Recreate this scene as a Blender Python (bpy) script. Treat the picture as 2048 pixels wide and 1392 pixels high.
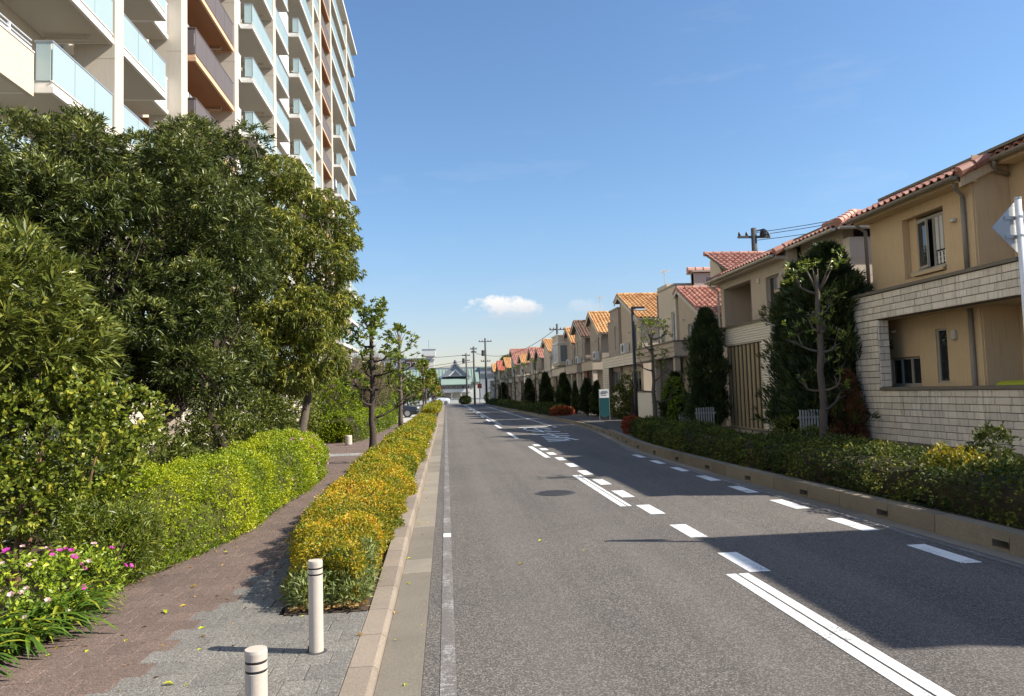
import bpy, math, random
import numpy as np
from mathutils import Vector, Matrix, noise
# ------------------------------------------------------------------ camera, sky, sun, exposure
for o in list(bpy.data.objects): bpy.data.objects.remove(o)
S = bpy.context.scene
COL = S.collection
cam = bpy.data.cameras.new('camera'); cam_o = bpy.data.objects.new('camera', cam); COL.objects.link(cam_o)
cam.sensor_width = 36.0; cam.lens = 25.488; cam.clip_start = 0.05; cam.clip_end = 4000
CR = Vector((0.99544819, -0.09047915, -0.02994041)); CU = Vector((0.02427676, -0.06306123, 0.99771435)); CF = Vector((0.09216043, 0.9938998, 0.06057765))
mw = Matrix((( CR.x, CU.x, -CF.x, 0), (CR.y, CU.y, -CF.y, 0), (CR.z, CU.z, -CF.z, 1.7), (0, 0, 0, 1)))
cam_o.matrix_world = mw
S.camera = cam_o
SUN_EL = math.radians(39.0); SUN_BACK = math.radians(15.0)
sun_dir = Vector((math.cos(SUN_EL)*math.cos(SUN_BACK), -math.cos(SUN_EL)*math.sin(SUN_BACK), math.sin(SUN_EL)))
W = bpy.data.worlds.new('World'); S.world = W; W.use_nodes = True
wt = W.node_tree; wt.nodes.clear()
def wn(t, **k):
    n = wt.nodes.new(t)
    for a, v in k.items(): setattr(n, a, v)
    return n
sky = wn('ShaderNodeTexSky', sky_type='NISHITA', sun_disc=False, sun_elevation=SUN_EL,
         sun_rotation=math.radians(90)+SUN_BACK, altitude=0, air_density=1.25, dust_density=0.35, ozone_density=2.2)
bg = wn('ShaderNodeBackground'); bg.inputs['Strength'].default_value = 0.09
out = wn('ShaderNodeOutputWorld')
tc = wn('ShaderNodeTexCoord')
def wmath(op, a, b=None, clamp=False):
    n = wn('ShaderNodeMath', operation=op, use_clamp=clamp)
    for i, v in enumerate((a, b)):
        if v is None: continue
        if isinstance(v, (int, float)): n.inputs[i].default_value = v
        else: wt.links.new(v, n.inputs[i])
    return n.outputs[0]
def wdot(v):
    n = wn('ShaderNodeVectorMath', operation='DOT_PRODUCT'); wt.links.new(tc.outputs['Generated'], n.inputs[0]); n.inputs[1].default_value = v
    return n.outputs['Value']
def wnoise(scale, detail, rough, stretch):
    mp = wn('ShaderNodeMapping'); wt.links.new(tc.outputs['Generated'], mp.inputs['Vector']); mp.inputs['Scale'].default_value = stretch
    n = wn('ShaderNodeTexNoise'); n.inputs['Scale'].default_value = scale; n.inputs['Detail'].default_value = detail; n.inputs['Roughness'].default_value = rough
    wt.links.new(mp.outputs[0], n.inputs['Vector']); return n.outputs['Fac']
def cloud(cu, cv, ru, rv, gain, nz):
    # a flat-bottomed cumulus low over the end of the road: cu/cv direction slopes, ru/rv angular half sizes
    y = wmath('MAXIMUM', wdot((0, 1, 0)), 0.05)
    u = wmath('DIVIDE', wmath('SUBTRACT', wmath('DIVIDE', wdot((1, 0, 0)), y), cu), ru)
    v = wmath('DIVIDE', wmath('SUBTRACT', wmath('DIVIDE', wdot((0, 0, 1)), y), cv), rv)
    vneg = wmath('MULTIPLY', wmath('MINIMUM', v, 0.0), 1.5)
    vv = wmath('ADD', wmath('MAXIMUM', v, 0.0), vneg)
    d = wmath('ADD', wmath('MULTIPLY', u, u), wmath('MULTIPLY', vv, vv))
    e = wmath('SUBTRACT', wmath('ADD', 1.0, wmath('MULTIPLY', wmath('SUBTRACT', nz, 0.5), 3.4)), d)
    return wmath('MULTIPLY', wmath('MULTIPLY', e, 1.3, True), gain), v
nz1 = wnoise(46, 7, 0.66, (1, 1, 1.5)); nz2 = wnoise(5.0, 7, 0.6, (1, 1, 4.5))
c1, v1 = cloud(0.0868, 0.1175, 0.053, 0.0185, 0.95, nz1)
c2, v2 = cloud(0.0900, 0.1040, 0.046, 0.0090, 0.40, nz1)
c3, v3 = cloud(0.196, 0.115, 0.030, 0.012, 0.26, nz1)
rmp = wn('ShaderNodeMapRange'); rmp.inputs['From Min'].default_value = 0.58; rmp.inputs['From Max'].default_value = 0.95
rmp.inputs['To Max'].default_value = 0.16; wt.links.new(nz2, rmp.inputs['Value'])
up = wn('ShaderNodeMapRange'); wt.links.new(wdot((0, 0, 1)), up.inputs['Value']); up.inputs['From Min'].default_value = 0.06; up.inputs['From Max'].default_value = 0.25
wisp = wmath('MULTIPLY', rmp.outputs[0], up.outputs[0])
tot = wmath('MAXIMUM', wmath('MAXIMUM', c1, c2), wmath('MAXIMUM', c3, wisp))
shade = wn('ShaderNodeMapRange'); wt.links.new(v1, shade.inputs['Value']); shade.inputs['From Min'].default_value = -0.9; shade.inputs['From Max'].default_value = 0.6
ccol = wn('ShaderNodeMix', data_type='RGBA'); wt.links.new(shade.outputs[0], ccol.inputs['Factor'])
ccol.inputs['A'].default_value = (4.0, 4.35, 5.0, 1); ccol.inputs['B'].default_value = (6.9, 6.75, 6.55, 1)
tint = wn('ShaderNodeMix', data_type='RGBA', blend_type='MULTIPLY'); tint.inputs['Factor'].default_value = 1.0
hz_ = wn('ShaderNodeMapRange', interpolation_type='SMOOTHSTEP'); wt.links.new(wdot((0, 0, 1)), hz_.inputs['Value']); hz_.inputs['From Min'].default_value = 0.0; hz_.inputs['From Max'].default_value = 0.26
tcol = wn('ShaderNodeMix', data_type='RGBA'); wt.links.new(hz_.outputs[0], tcol.inputs['Factor']); tcol.inputs['A'].default_value = (0.83, 0.80, 0.96, 1); tcol.inputs['B'].default_value = (0.80, 0.955, 1.13, 1)
wt.links.new(tcol.outputs['Result'], tint.inputs['B']); wt.links.new(sky.outputs[0], tint.inputs['A'])
mx = wn('ShaderNodeMix', data_type='RGBA'); wt.links.new(tot, mx.inputs['Factor']); wt.links.new(tint.outputs['Result'], mx.inputs['A']); wt.links.new(ccol.outputs['Result'], mx.inputs['B'])
wt.links.new(mx.outputs['Result'], bg.inputs['Color']); wt.links.new(bg.outputs[0], out.inputs['Surface'])
sl = bpy.data.lights.new('sun', 'SUN'); sl.energy = 4.9; sl.angle = math.radians(0.53); sl.color = (1.0, 0.93, 0.82)
so = bpy.data.objects.new('sun', sl); COL.objects.link(so); so.location = sun_dir*100
so.rotation_euler = (-sun_dir).to_track_quat('-Z', 'Y').to_euler()
S.view_settings.view_transform = 'Standard'; S.view_settings.look = 'None'; S.view_settings.gamma = 1.0
S.view_settings.use_curve_mapping = False; S.view_settings.exposure = 0.79
S.render.engine = 'CYCLES'
S.cycles.max_bounces = 8; S.cycles.transparent_max_bounces = 12; S.cycles.transmission_bounces = 6
R = random.Random(7); NR = np.random.default_rng(11)
# ------------------------------------------------------------------ helpers
def link(o): COL.objects.link(o); return o
class MB:
    """collects faces of one mesh; coordinates are world coordinates unless stated"""
    def __init__(s): s.v = []; s.f = []
    def face(s, *pts):
        n = len(s.v); s.v += [tuple(p) for p in pts]; s.f.append(tuple(range(n, n+len(pts)))); return s
    def box(s, x0, x1, y0, y1, z0, z1):
        n = len(s.v)
        s.v += [(x0,y0,z0),(x1,y0,z0),(x1,y1,z0),(x0,y1,z0),(x0,y0,z1),(x1,y0,z1),(x1,y1,z1),(x0,y1,z1)]
        s.f += [tuple(n+i for i in q) for q in ((0,3,2,1),(4,5,6,7),(0,1,5,4),(1,2,6,5),(2,3,7,6),(3,0,4,7))]; return s
    def hexa(s, p):            # eight corners: bottom loop then top loop
        n = len(s.v); s.v += [tuple(q) for q in p]
        s.f += [tuple(n+i for i in q) for q in ((0,3,2,1),(4,5,6,7),(0,1,5,4),(1,2,6,5),(2,3,7,6),(3,0,4,7))]; return s
    def prism(s, poly, axis, a, b):   # polygon in the two other axes, extruded along axis from a to b
        n = len(s.v); k = len(poly)
        def mk(p, t): return (t, p[0], p[1]) if axis == 0 else ((p[0], t, p[1]) if axis == 1 else (p[0], p[1], t))
        s.v += [mk(p, a) for p in poly]+[mk(p, b) for p in poly]
        s.f += [tuple(n+i for i in range(k))[::-1], tuple(n+k+i for i in range(k))]
        s.f += [(n+i, n+(i+1) % k, n+k+(i+1) % k, n+k+i) for i in range(k)]; return s
    def tube(s, pts, rad, n=8, cap=True):
        pts = [Vector(p) for p in pts]; m = len(pts)
        if isinstance(rad, (int, float)): rad = [rad]*m
        base = len(s.v); prev = None
        for i, p in enumerate(pts):
            t = (pts[min(i+1, m-1)]-pts[max(i-1, 0)]).normalized()
            if prev is None: a = t.orthogonal().normalized()
            else: a = (prev-t*prev.dot(t)).normalized() if (prev-t*prev.dot(t)).length > 1e-5 else t.orthogonal().normalized()
            prev = a; b = t.cross(a)
            for k in range(n):
                q = p+(a*math.cos(2*math.pi*k/n)+b*math.sin(2*math.pi*k/n))*rad[i]; s.v.append(tuple(q))
        for i in range(m-1):
            for k in range(n):
                s.f.append((base+i*n+k, base+i*n+(k+1) % n, base+(i+1)*n+(k+1) % n, base+(i+1)*n+k))
        if cap:
            s.f.append(tuple(base+k for k in range(n))[::-1]); s.f.append(tuple(base+(m-1)*n+k for k in range(n)))
        return s
    def lathe(s, c, prof, n=24):     # prof: list of (r, z)
        base = len(s.v)
        for r, z in prof:
            for k in range(n): s.v.append((c[0]+r*math.cos(2*math.pi*k/n), c[1]+r*math.sin(2*math.pi*k/n), c[2]+z))
        for i in range(len(prof)-1):
            for k in range(n): s.f.append((base+i*n+k, base+i*n+(k+1) % n, base+(i+1)*n+(k+1) % n, base+(i+1)*n+k))
        s.f.append(tuple(base+k for k in range(n))[::-1]); s.f.append(tuple(base+(len(prof)-1)*n+k for k in range(n)))
        return s
    def mesh(s, name, mat, smooth=False, bevel=0):
        me = bpy.data.meshes.new(name); me.from_pydata(s.v, [], s.f)
        me.materials.append(mat)
        if smooth: me.shade_smooth()
        return me
    def build(s, name, mat, parent=None, smooth=False, bevel=0):
        me = s.mesh(name, mat, smooth); o = bpy.data.objects.new(name, me); link(o)
        if bevel:
            m = o.modifiers.new('bevel', 'BEVEL'); m.width = bevel; m.segments = 2; m.limit_method = 'ANGLE'
        if parent is not None: child(o, parent)
        return o
_kids = {}
def child(o, p):
    o.parent = p; _kids.setdefault(p.name, []).append(o); chain = []; q = p
    while q is not None: chain.append(q); q = q.parent
    m = Matrix.Identity(4)
    for q in reversed(chain): m = m @ q.matrix_parent_inverse @ q.matrix_basis
    o.matrix_parent_inverse = m.inverted(); return o
def tag(o, label, cat, group=None):
    o['label'] = label; o['category'] = cat
    if group: o['group'] = group
    return o
def thing(name, loc, label, cat, group=None):
    o = bpy.data.objects.new(name, None); o.empty_display_size = 0.2; link(o); o.location = loc
    o.matrix_basis = Matrix.Translation(Vector(loc)); return tag(o, label, cat, group)
def struct(o): o['kind'] = 'structure'; return o
def stuff(o): o['kind'] = 'stuff'; return o
def piece(name, me, mat4, parent):
    o = bpy.data.objects.new(name, me); link(o); o.matrix_basis = mat4; child(o, parent); return o
def copy_tree(o, parent=None, shift=None):
    c = o.copy(); link(c)
    if parent is not None: c.parent = parent
    if shift is not None: c.matrix_basis = Matrix.Translation(Vector(shift)) @ o.matrix_basis
    for k in _kids.get(o.name, []):
        d = copy_tree(k, c); _kids.setdefault(c.name, []).append(d)
    return c
# ------------------------------------------------------------------ materials
MATS = {}
def newmat(name):
    m = bpy.data.materials.new(name); m.use_nodes = True; nt = m.node_tree; nt.nodes.clear()
    o = nt.nodes.new('ShaderNodeOutputMaterial'); p = nt.nodes.new('ShaderNodeBsdfPrincipled'); nt.links.new(p.outputs[0], o.inputs[0])
    MATS[name] = m; return m, nt, p, o
def nd(nt, t, ins=None, **k):
    n = nt.nodes.new(t)
    for a, v in k.items(): setattr(n, a, v)
    for a, v in (ins or {}).items():
        if isinstance(v, bpy.types.NodeSocket): nt.links.new(v, n.inputs[a])
        else: n.inputs[a].default_value = v
    return n
def pos(nt, scale=(1, 1, 1)):
    g = nd(nt, 'ShaderNodeNewGeometry'); return nd(nt, 'ShaderNodeMapping', {'Vector': g.outputs['Position'], 'Scale': scale}).outputs[0]
def c4(c): return (c[0], c[1], c[2], 1)
def mixc(nt, f, a, b, blend='MIX'):
    n = nd(nt, 'ShaderNodeMix', data_type='RGBA', blend_type=blend)
    for k, v in (('Factor', f), ('A', a), ('B', b)):
        if isinstance(v, bpy.types.NodeSocket): nt.links.new(v, n.inputs[k])
        else: n.inputs[k].default_value = v if k == 'Factor' else c4(v)
    return n.outputs['Result']
def nz(nt, scale, detail=4, rough=0.6, stretch=(1, 1, 1)):
    return nd(nt, 'ShaderNodeTexNoise', {'Vector': pos(nt, stretch), 'Scale': scale, 'Detail': detail, 'Roughness': rough}).outputs['Fac']
def ramp(nt, f, stops):
    n = nd(nt, 'ShaderNodeValToRGB', {'Fac': f}); e = n.color_ramp.elements
    while len(e) < len(stops): e.new(0.5)
    for i, (p, c) in enumerate(stops): e[i].position = p; e[i].color = c4(c) if len(c) == 3 else c
    return n.outputs['Color']
def bump(nt, p, h, strength, dist=0.01):
    b = nd(nt, 'ShaderNodeBump', {'Height': h, 'Strength': strength, 'Distance': dist}); nt.links.new(b.outputs[0], p.inputs['Normal'])
def scl(c, k): return tuple(min(1, x*k) for x in c)
def surf(name, col, rough=0.8, var=0.18, scale=1.5, fine=60, finevar=0.12, bmp=0.25, dirt=None, dirtamt=0.35, streak=False, spec=0.35, obj_rand=0.0, bdist=0.004):
    """a painted, rendered or concrete surface: broad tone drift, fine grain, optional dirt with its own shape"""
    m, nt, p, o = newmat(name)
    f1 = nz(nt, scale, 5); f2 = nz(nt, fine, 3, 0.7)
    c = mixc(nt, f1, scl(col, 1-var), scl(col, 1+var))
    c = mixc(nt, finevar, c, ramp(nt, f2, [(0.3, scl(col, 0.35)), (0.7, scl(col, 1.7))]))
    if dirt:
        st = (9, 9, 0.55) if streak else (1, 1, 1)
        f3 = nz(nt, 2.2 if streak else 0.9, 6, 0.65, st)
        k = nd(nt, 'ShaderNodeMapRange', {'Value': f3, 'From Min': 0.52, 'From Max': 0.78, 'To Max': dirtamt}).outputs[0]
        c = mixc(nt, k, c, dirt)
    if obj_rand:
        oi = nd(nt, 'ShaderNodeObjectInfo').outputs['Random']
        k = nd(nt, 'ShaderNodeMapRange', {'Value': oi, 'To Min': 1-obj_rand, 'To Max': 1+obj_rand}).outputs[0]
        c = nd(nt, 'ShaderNodeVectorMath', {0: c, 3: k}, operation='SCALE').outputs[0]
    nt.links.new(c, p.inputs['Base Color']); p.inputs['Roughness'].default_value = rough; p.inputs['Specular IOR Level'].default_value = spec
    if bmp: bump(nt, p, f2, bmp, bdist)
    return m
def plain(name, col, rough=0.5, metal=0.0, spec=0.5, alpha=1.0):
    m, nt, p, o = newmat(name)
    f = nz(nt, 6, 4); c = mixc(nt, f, scl(col, 0.9), scl(col, 1.1)); nt.links.new(c, p.inputs['Base Color'])
    p.inputs['Roughness'].default_value = rough; p.inputs['Metallic'].default_value = metal; p.inputs['Specular IOR Level'].default_value = spec
    return m
def leafmat(name, c0, c1, c2, rough=0.45, trans=0.25, spec=0.4):
    m, nt, p, o = newmat(name)
    a = nd(nt, 'ShaderNodeAttribute', attribute_name='v').outputs['Fac']
    c = ramp(nt, a, [(0.0, c0), (0.55, c1), (1.0, c2)])
    nt.links.new(c, p.inputs['Base Color']); p.inputs['Roughness'].default_value = rough; p.inputs['Specular IOR Level'].default_value = spec
    t = nd(nt, 'ShaderNodeBsdfTranslucent'); nt.links.new(c, t.inputs['Color'])
    ms = nd(nt, 'ShaderNodeMixShader', {0: trans}); nt.links.new(p.outputs[0], ms.inputs[1]); nt.links.new(t.outputs[0], ms.inputs[2]); nt.links.new(ms.outputs[0], o.inputs[0])
    return m
def glassmat(name, col=(0.02, 0.025, 0.03), rough=0.04, spec=0.9):
    m, nt, p, o = newmat(name); p.inputs['Base Color'].default_value = c4(col); p.inputs['Roughness'].default_value = rough; p.inputs['Specular IOR Level'].default_value = spec
    bump(nt, p, nz(nt, 1.3, 2), 0.04, 0.02); return m
# ------------------------------------------------------------------ ground, road, kerbs, pavements
def asphalt(name, dark, light, wear=False):
    m, nt, p, o = newmat(name)
    f1 = nz(nt, 0.35, 4); f2 = nd(nt, 'ShaderNodeTexVoronoi', {'Vector': pos(nt), 'Scale': 125.0}).outputs['Color']
    sep = nd(nt, 'ShaderNodeSeparateColor', {0: f2}).outputs[0]
    f3 = nz(nt, 120, 3, 0.75); f4 = nz(nt, 1.1, 5, 0.6, (3.2, 0.10, 1))
    stone = ramp(nt, sep, [(0.0, scl(dark, 0.55)), (0.45, dark), (0.8, light), (1.0, scl(light, 1.75))])
    c = mixc(nt, 0.36, stone, ramp(nt, f3, [(0.3, dark), (0.7, light)]))
    c = mixc(nt, 1.0, c, ramp(nt, f1, [(0.3, (0.86, 0.86, 0.87)), (0.7, (1.1, 1.09, 1.06))]), 'MULTIPLY')
    c = mixc(nt, 1.0, c, ramp(nt, f4, [(0.35, (0.90, 0.90, 0.90)), (0.65, (1.07, 1.07, 1.06))]), 'MULTIPLY')
    if wear:      # polished wheel tracks, old tar seams and stains
        x = nd(nt, 'ShaderNodeSeparateXYZ', {0: pos(nt)}).outputs[0]; wob = nz(nt, 0.25, 3, 0.5, (1, 0.3, 1)); x = nd(nt, 'ShaderNodeMath', {0: x, 1: nd(nt, 'ShaderNodeMath', {0: wob, 1: 0.35}, operation='MULTIPLY').outputs[0]}, operation='ADD').outputs[0]
        tr = None
        for cx in (0.85, 2.15, 3.45, 4.75):
            d = nd(nt, 'ShaderNodeMath', {0: nd(nt, 'ShaderNodeMath', {0: x, 1: cx}, operation='SUBTRACT').outputs[0]}, operation='ABSOLUTE').outputs[0]
            k = nd(nt, 'ShaderNodeMapRange', {'Value': d, 'From Min': 0.1, 'From Max': 0.42, 'To Min': 1.0, 'To Max': 0.0}).outputs[0]
            tr = k if tr is None else nd(nt, 'ShaderNodeMath', {0: tr, 1: k}, operation='ADD').outputs[0]
        tr = nd(nt, 'ShaderNodeMath', {0: tr, 1: nz(nt, 0.5, 5)}, operation='MULTIPLY').outputs[0]
        c = mixc(nt, nd(nt, 'ShaderNodeMath', {0: tr, 1: 0.30}, operation='MULTIPLY').outputs[0], c, (0.205, 0.184, 0.163))
        vor = nd(nt, 'ShaderNodeTexVoronoi', {'Vector': nd(nt, 'ShaderNodeVectorMath', {0: pos(nt, (0.30, 0.16, 1)), 1: nd(nt, 'ShaderNodeVectorMath', {0: nd(nt, 'ShaderNodeTexNoise', {'Vector': pos(nt), 'Scale': 1.2, 'Detail': 4.0}).outputs['Color'], 3: 0.25}, operation='SCALE').outputs[0]}, operation='ADD').outputs[0], 'Scale': 1.0}, feature='DISTANCE_TO_EDGE').outputs['Distance']
        ck = nd(nt, 'ShaderNodeMapRange', {'Value': vor, 'From Min': 0.0, 'From Max': 0.0035, 'To Min': 1.0, 'To Max': 0.0}).outputs[0]
        ck = nd(nt, 'ShaderNodeMath', {0: ck, 1: nd(nt, 'ShaderNodeMapRange', {'Value': nz(nt, 0.22, 3), 'From Min': 0.47, 'From Max': 0.6, 'To Max': 0.55}).outputs[0]}, operation='MULTIPLY').outputs[0]
        c = mixc(nt, ck, c, (0.05, 0.047, 0.045))
        sp = nd(nt, 'ShaderNodeMapRange', {'Value': nz(nt, 0.9, 6, 0.7), 'From Min': 0.60, 'From Max': 0.78, 'To Max': 0.32}).outputs[0]; c = mixc(nt, sp, c, (0.075, 0.068, 0.062))
    nt.links.new(c, p.inputs['Base Color']); p.inputs['Roughness'].default_value = 0.85; p.inputs['Specular IOR Level'].default_value = 0.3
    bump(nt, p, sep, 0.6, 0.005); return m
M_road = asphalt('asphalt_road', (0.066, 0.059, 0.0535), (0.202, 0.181, 0.163), True)
M_walk = asphalt('asphalt_pavement', (0.055, 0.051, 0.049), (0.12, 0.112, 0.105))
def paintmat():
    m, nt, p, o = newmat('road_paint')
    g = nz(nt, 55, 4, 0.7); w = nz(nt, 2.6, 6, 0.7)
    k = nd(nt, 'ShaderNodeMapRange', {'Value': w, 'From Min': 0.47, 'From Max': 0.66}).outputs[0]
    k = nd(nt, 'ShaderNodeMath', {0: k, 1: nd(nt, 'ShaderNodeMapRange', {'Value': g, 'From Min': 0.47, 'From Max': 0.53}).outputs[0]}, operation='MULTIPLY').outputs[0]
    c = mixc(nt, k, mixc(nt, g, (0.70, 0.70, 0.68), (0.84, 0.84, 0.81)), (0.20, 0.195, 0.19)); nt.links.new(c, p.inputs['Base Color']); p.inputs['Roughness'].default_value = 0.6
    bump(nt, p, g, 0.3, 0.003); return m
M_paint = paintmat()
def wornpaint():
    m, nt, p, o = newmat('worn_road_paint')
    g = nz(nt, 70, 3, 0.8); w = nz(nt, 4.5, 6, 0.75, (1, 0.35, 1)); cr = nz(nt, 12, 5, 0.8, (0.6, 3.0, 1))
    a = nd(nt, 'ShaderNodeMath', {0: g, 1: w}, operation='ADD').outputs[0]; a = nd(nt, 'ShaderNodeMath', {0: a, 1: cr}, operation='ADD').outputs[0]
    k = nd(nt, 'ShaderNodeMapRange', {'Value': a, 'From Min': 1.53, 'From Max': 1.88}).outputs[0]
    c = mixc(nt, k, mixc(nt, g, (0.075, 0.067, 0.06), (0.20, 0.178, 0.16)), (0.56, 0.55, 0.53)); nt.links.new(c, p.inputs['Base Color']); p.inputs['Roughness'].default_value = 0.8
    bump(nt, p, g, 0.4, 0.004); return m
M_worn = wornpaint()
M_conc = surf('kerb_concrete', (0.25, 0.203, 0.155), 0.9, 0.28, 2.0, 70, 0.35, 0.4, (0.12, 0.10, 0.08), 0.5, obj_rand=0.14)
M_kerbR = surf('kerb_concrete_mossy', (0.21, 0.178, 0.132), 0.9, 0.25, 1.6, 60, 0.3, 0.4, (0.09, 0.085, 0.055), 0.7, obj_rand=0.12)
M_gutA = surf('gutter_concrete', (0.23, 0.2, 0.155), 0.9, 0.25, 2.2, 60, 0.3, 0.35, (0.13, 0.12, 0.105), 0.6, obj_rand=0.22)
M_soil = surf('soil', (0.075, 0.05, 0.032), 0.95, 0.35, 3, 40, 0.4, 0.6, (0.16, 0.10, 0.05), 0.5)
M_ground = surf('earth_ground', (0.12, 0.11, 0.085), 0.95, 0.3, 0.2, 20, 0.3, 0.3)
def speckle(name, base, sp, bsc=1.0):
    m, nt, p, o = newmat(name)
    v = nd(nt, 'ShaderNodeTexVoronoi', {'Vector': pos(nt), 'Scale': 170.0}).outputs['Color']; s = nd(nt, 'ShaderNodeSeparateColor', {0: v}).outputs[0]
    c = ramp(nt, s, [(0.0, scl(base, 0.55)), (0.5, base), (0.78, sp), (1.0, scl(sp, 1.5))])
    oi = nd(nt, 'ShaderNodeObjectInfo').outputs['Random']; f = nz(nt, 1.3, 5)
    c = mixc(nt, 1.0, c, ramp(nt, f, [(0.3, (0.82, 0.82, 0.82)), (0.7, (1.12, 1.11, 1.08))]), 'MULTIPLY')
    k = nd(nt, 'ShaderNodeMapRange', {'Value': oi, 'To Min': 0.90, 'To Max': 1.10}).outputs[0]
    c = nd(nt, 'ShaderNodeVectorMath', {0: c, 3: k}, operation='SCALE').outputs[0]
    d = nd(nt, 'ShaderNodeMapRange', {'Value': nz(nt, 3.0, 6, 0.7), 'From Min': 0.55, 'From Max': 0.8, 'To Max': 0.4}).outputs[0]
    c = mixc(nt, d, c, (0.10, 0.075, 0.055))
    nt.links.new(c, p.inputs['Base Color']); p.inputs['Roughness'].default_value = 0.85; bump(nt, p, s, 0.4, 0.004); return m
M_pgrey = speckle('grey_paver', (0.155, 0.144, 0.126), (0.222, 0.209, 0.186))
M_pbrown = speckle('brown_paver', (0.142, 0.096, 0.076), (0.182, 0.129, 0.104))
M_pale = speckle('pale_paver', (0.20, 0.20, 0.19), (0.38, 0.37, 0.35))

def flat(name, poly, z, mat, kind=True):
    o = MB().face(*[(x, y, z) for x, y in poly]).build(name, mat)
    if kind: struct(o)
    return o
flat('ground', [(-900, -400), (900, -400), (900, 1400), (-900, 1400)], -0.06, M_ground)
KR = [(5.42, -25), (5.38, 6.5), (5.34, 9), (5.2, 14), (5.2, 18.4), (5.39, 21.2), (5.72, 24.6), (6.05, 28), (6.3, 32), (6.42, 36.2), (6.3, 43.7), (6.1, 52.4), (5.75, 80), (5.3, 108)]
def krx(y):
    for (x0, y0), (x1, y1) in zip(KR, KR[1:]):
        if y0 <= y <= y1: return x0+(x1-x0)*(y-y0)/(y1-y0)
    return KR[-1][0] if y > 0 else KR[0][0]
YE = 118.0
road = flat('road', [(-0.18, -25)]+KR+[(5.3, YE), (-0.18, YE)], 0.0, M_road)
flat('cross_road', [(-120, YE), (120, YE), (120, YE+9), (-120, YE+9)], 0.0, M_road)
# painted markings, each sheet lying on the road
def mark(name, x0, x1, y0, y1, mat, z=0.004):
    o = MB().face((x0, y0, z), (x1, y0, z), (x1, y1, z), (x0, y1, z)).build(name, mat); child(o, road); return o
for k in range(14):
    if k == 0: a = -6.0; b = 6.45
    else: a = 10.42+8.05*(k-1); b = a+4.03
    if b > 112: break
    if k < 2:
        mark('centre_line', 2.47, 2.565, a, b, M_paint); mark('centre_line', 2.585, 2.68 if k == 0 else 2.64, a, b, M_paint)
    else: mark('centre_line', 2.48, 2.62, a, b, M_paint)
y = 6.47-8*0.797*2
i = 0
while y < 108:
    if not (24 < y < 37):
        if y > 6.3: mark('slow_down_dash', 2.71, 2.91, y, y+0.80, M_paint)
    if y < 19 or 33 < y < 95: mark('slow_down_dash', 4.69 if y < 30 else 4.95, 4.89 if y < 30 else 5.13, y-0.1, y+0.72, M_paint)
    y += 1.595; i += 1
mark('edge_line', -0.075, 0.02, -8, 100, M_worn)
for a, b in ((8.75, 8.98),): mark('edge_line', -0.072, 0.018, a, b, M_paint, 0.008)
# right edge line follows the kerb
for (x0, y0), (x1, y1) in zip(KR, KR[1:]):
    if y1 > 22: break
    o = MB().face((x0-0.34, y0, 0.004), (x0-0.25, y0, 0.004), (x1-0.25, y1, 0.004), (x1-0.34, y1, 0.004)).build('edge_line', M_worn); child(o, road)
# two big painted characters for oncoming drivers, far down the right lane: strokes only
def stroke(pts, w):
    mb = MB(); 
    for (x0, y0), (x1, y1) in zip(pts, pts[1:]):
        d = Vector((x1-x0, y1-y0, 0)); wy = 0.34 if abs(d.x) > abs(d.y)*0.5 else 0.0
        if abs(d.x)*2.6 > abs(d.y): n = Vector((0, w*2.4, 0))
        else: n = Vector((w, 0, 0))
        a = Vector((x0, y0, 0.004)); b = Vector((x1, y1, 0.004)); mb.face(a-n/2, b-n/2, b+n/2, a+n/2) if n.x == 0 else mb.face(a-n/2, a+n/2, b+n/2, b-n/2)
    child(mb.build('road_lettering', M_paint), road)
for pts in ([(3.35, 28.4), (4.75, 28.4)], [(4.05, 29.1), (4.05, 26.5)], [(3.55, 27.2), (4.6, 27.2)], [(3.5, 26.2), (4.4, 26.2)], [(3.45, 25.3), (4.1, 25.3), (4.1, 24.5)], [(4.2, 26.1), (4.45, 24.6)], [(3.4, 24.5), (4.0, 24.5)],
            [(3.4, 34.4), (4.75, 34.4)], [(3.7, 34.4), (3.5, 32.6)], [(4.05, 33.8), (4.05, 32.2)], [(4.3, 33.8), (4.6, 32.2)], [(3.45, 31.7), (4.0, 31.7), (4.0, 30.0)], [(3.55, 30.4), (3.9, 30.4)], [(4.2, 31.3), (4.5, 31.3)], [(4.1, 30.1), (4.7, 30.1)]): stroke(pts, 0.15)
# manhole cover
M_iron = surf('cast_iron', (0.06, 0.058, 0.06), 0.55, 0.2, 5, 90, 0.3, 0.8, (0.12, 0.10, 0.09), 0.4, bdist=0.01)
mh = MB().lathe((1.77, 12.08, -0.02), [(0.335, 0), (0.335, 0.026), (0.30, 0.026), (0.30, 0.030)], 36).build('manhole_cover', M_iron)
tag(mh, 'round dark iron manhole cover set in the near lane', 'manhole')
for a in range(-4, 5):
    w = math.sqrt(0.27**2-(a*0.06)**2); child(MB().box(1.77-w, 1.77+w, 12.08+a*0.06-0.012, 12.08+a*0.06+0.012, 0.0102, 0.0145).build('raised_bar', M_iron), mh)
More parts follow.
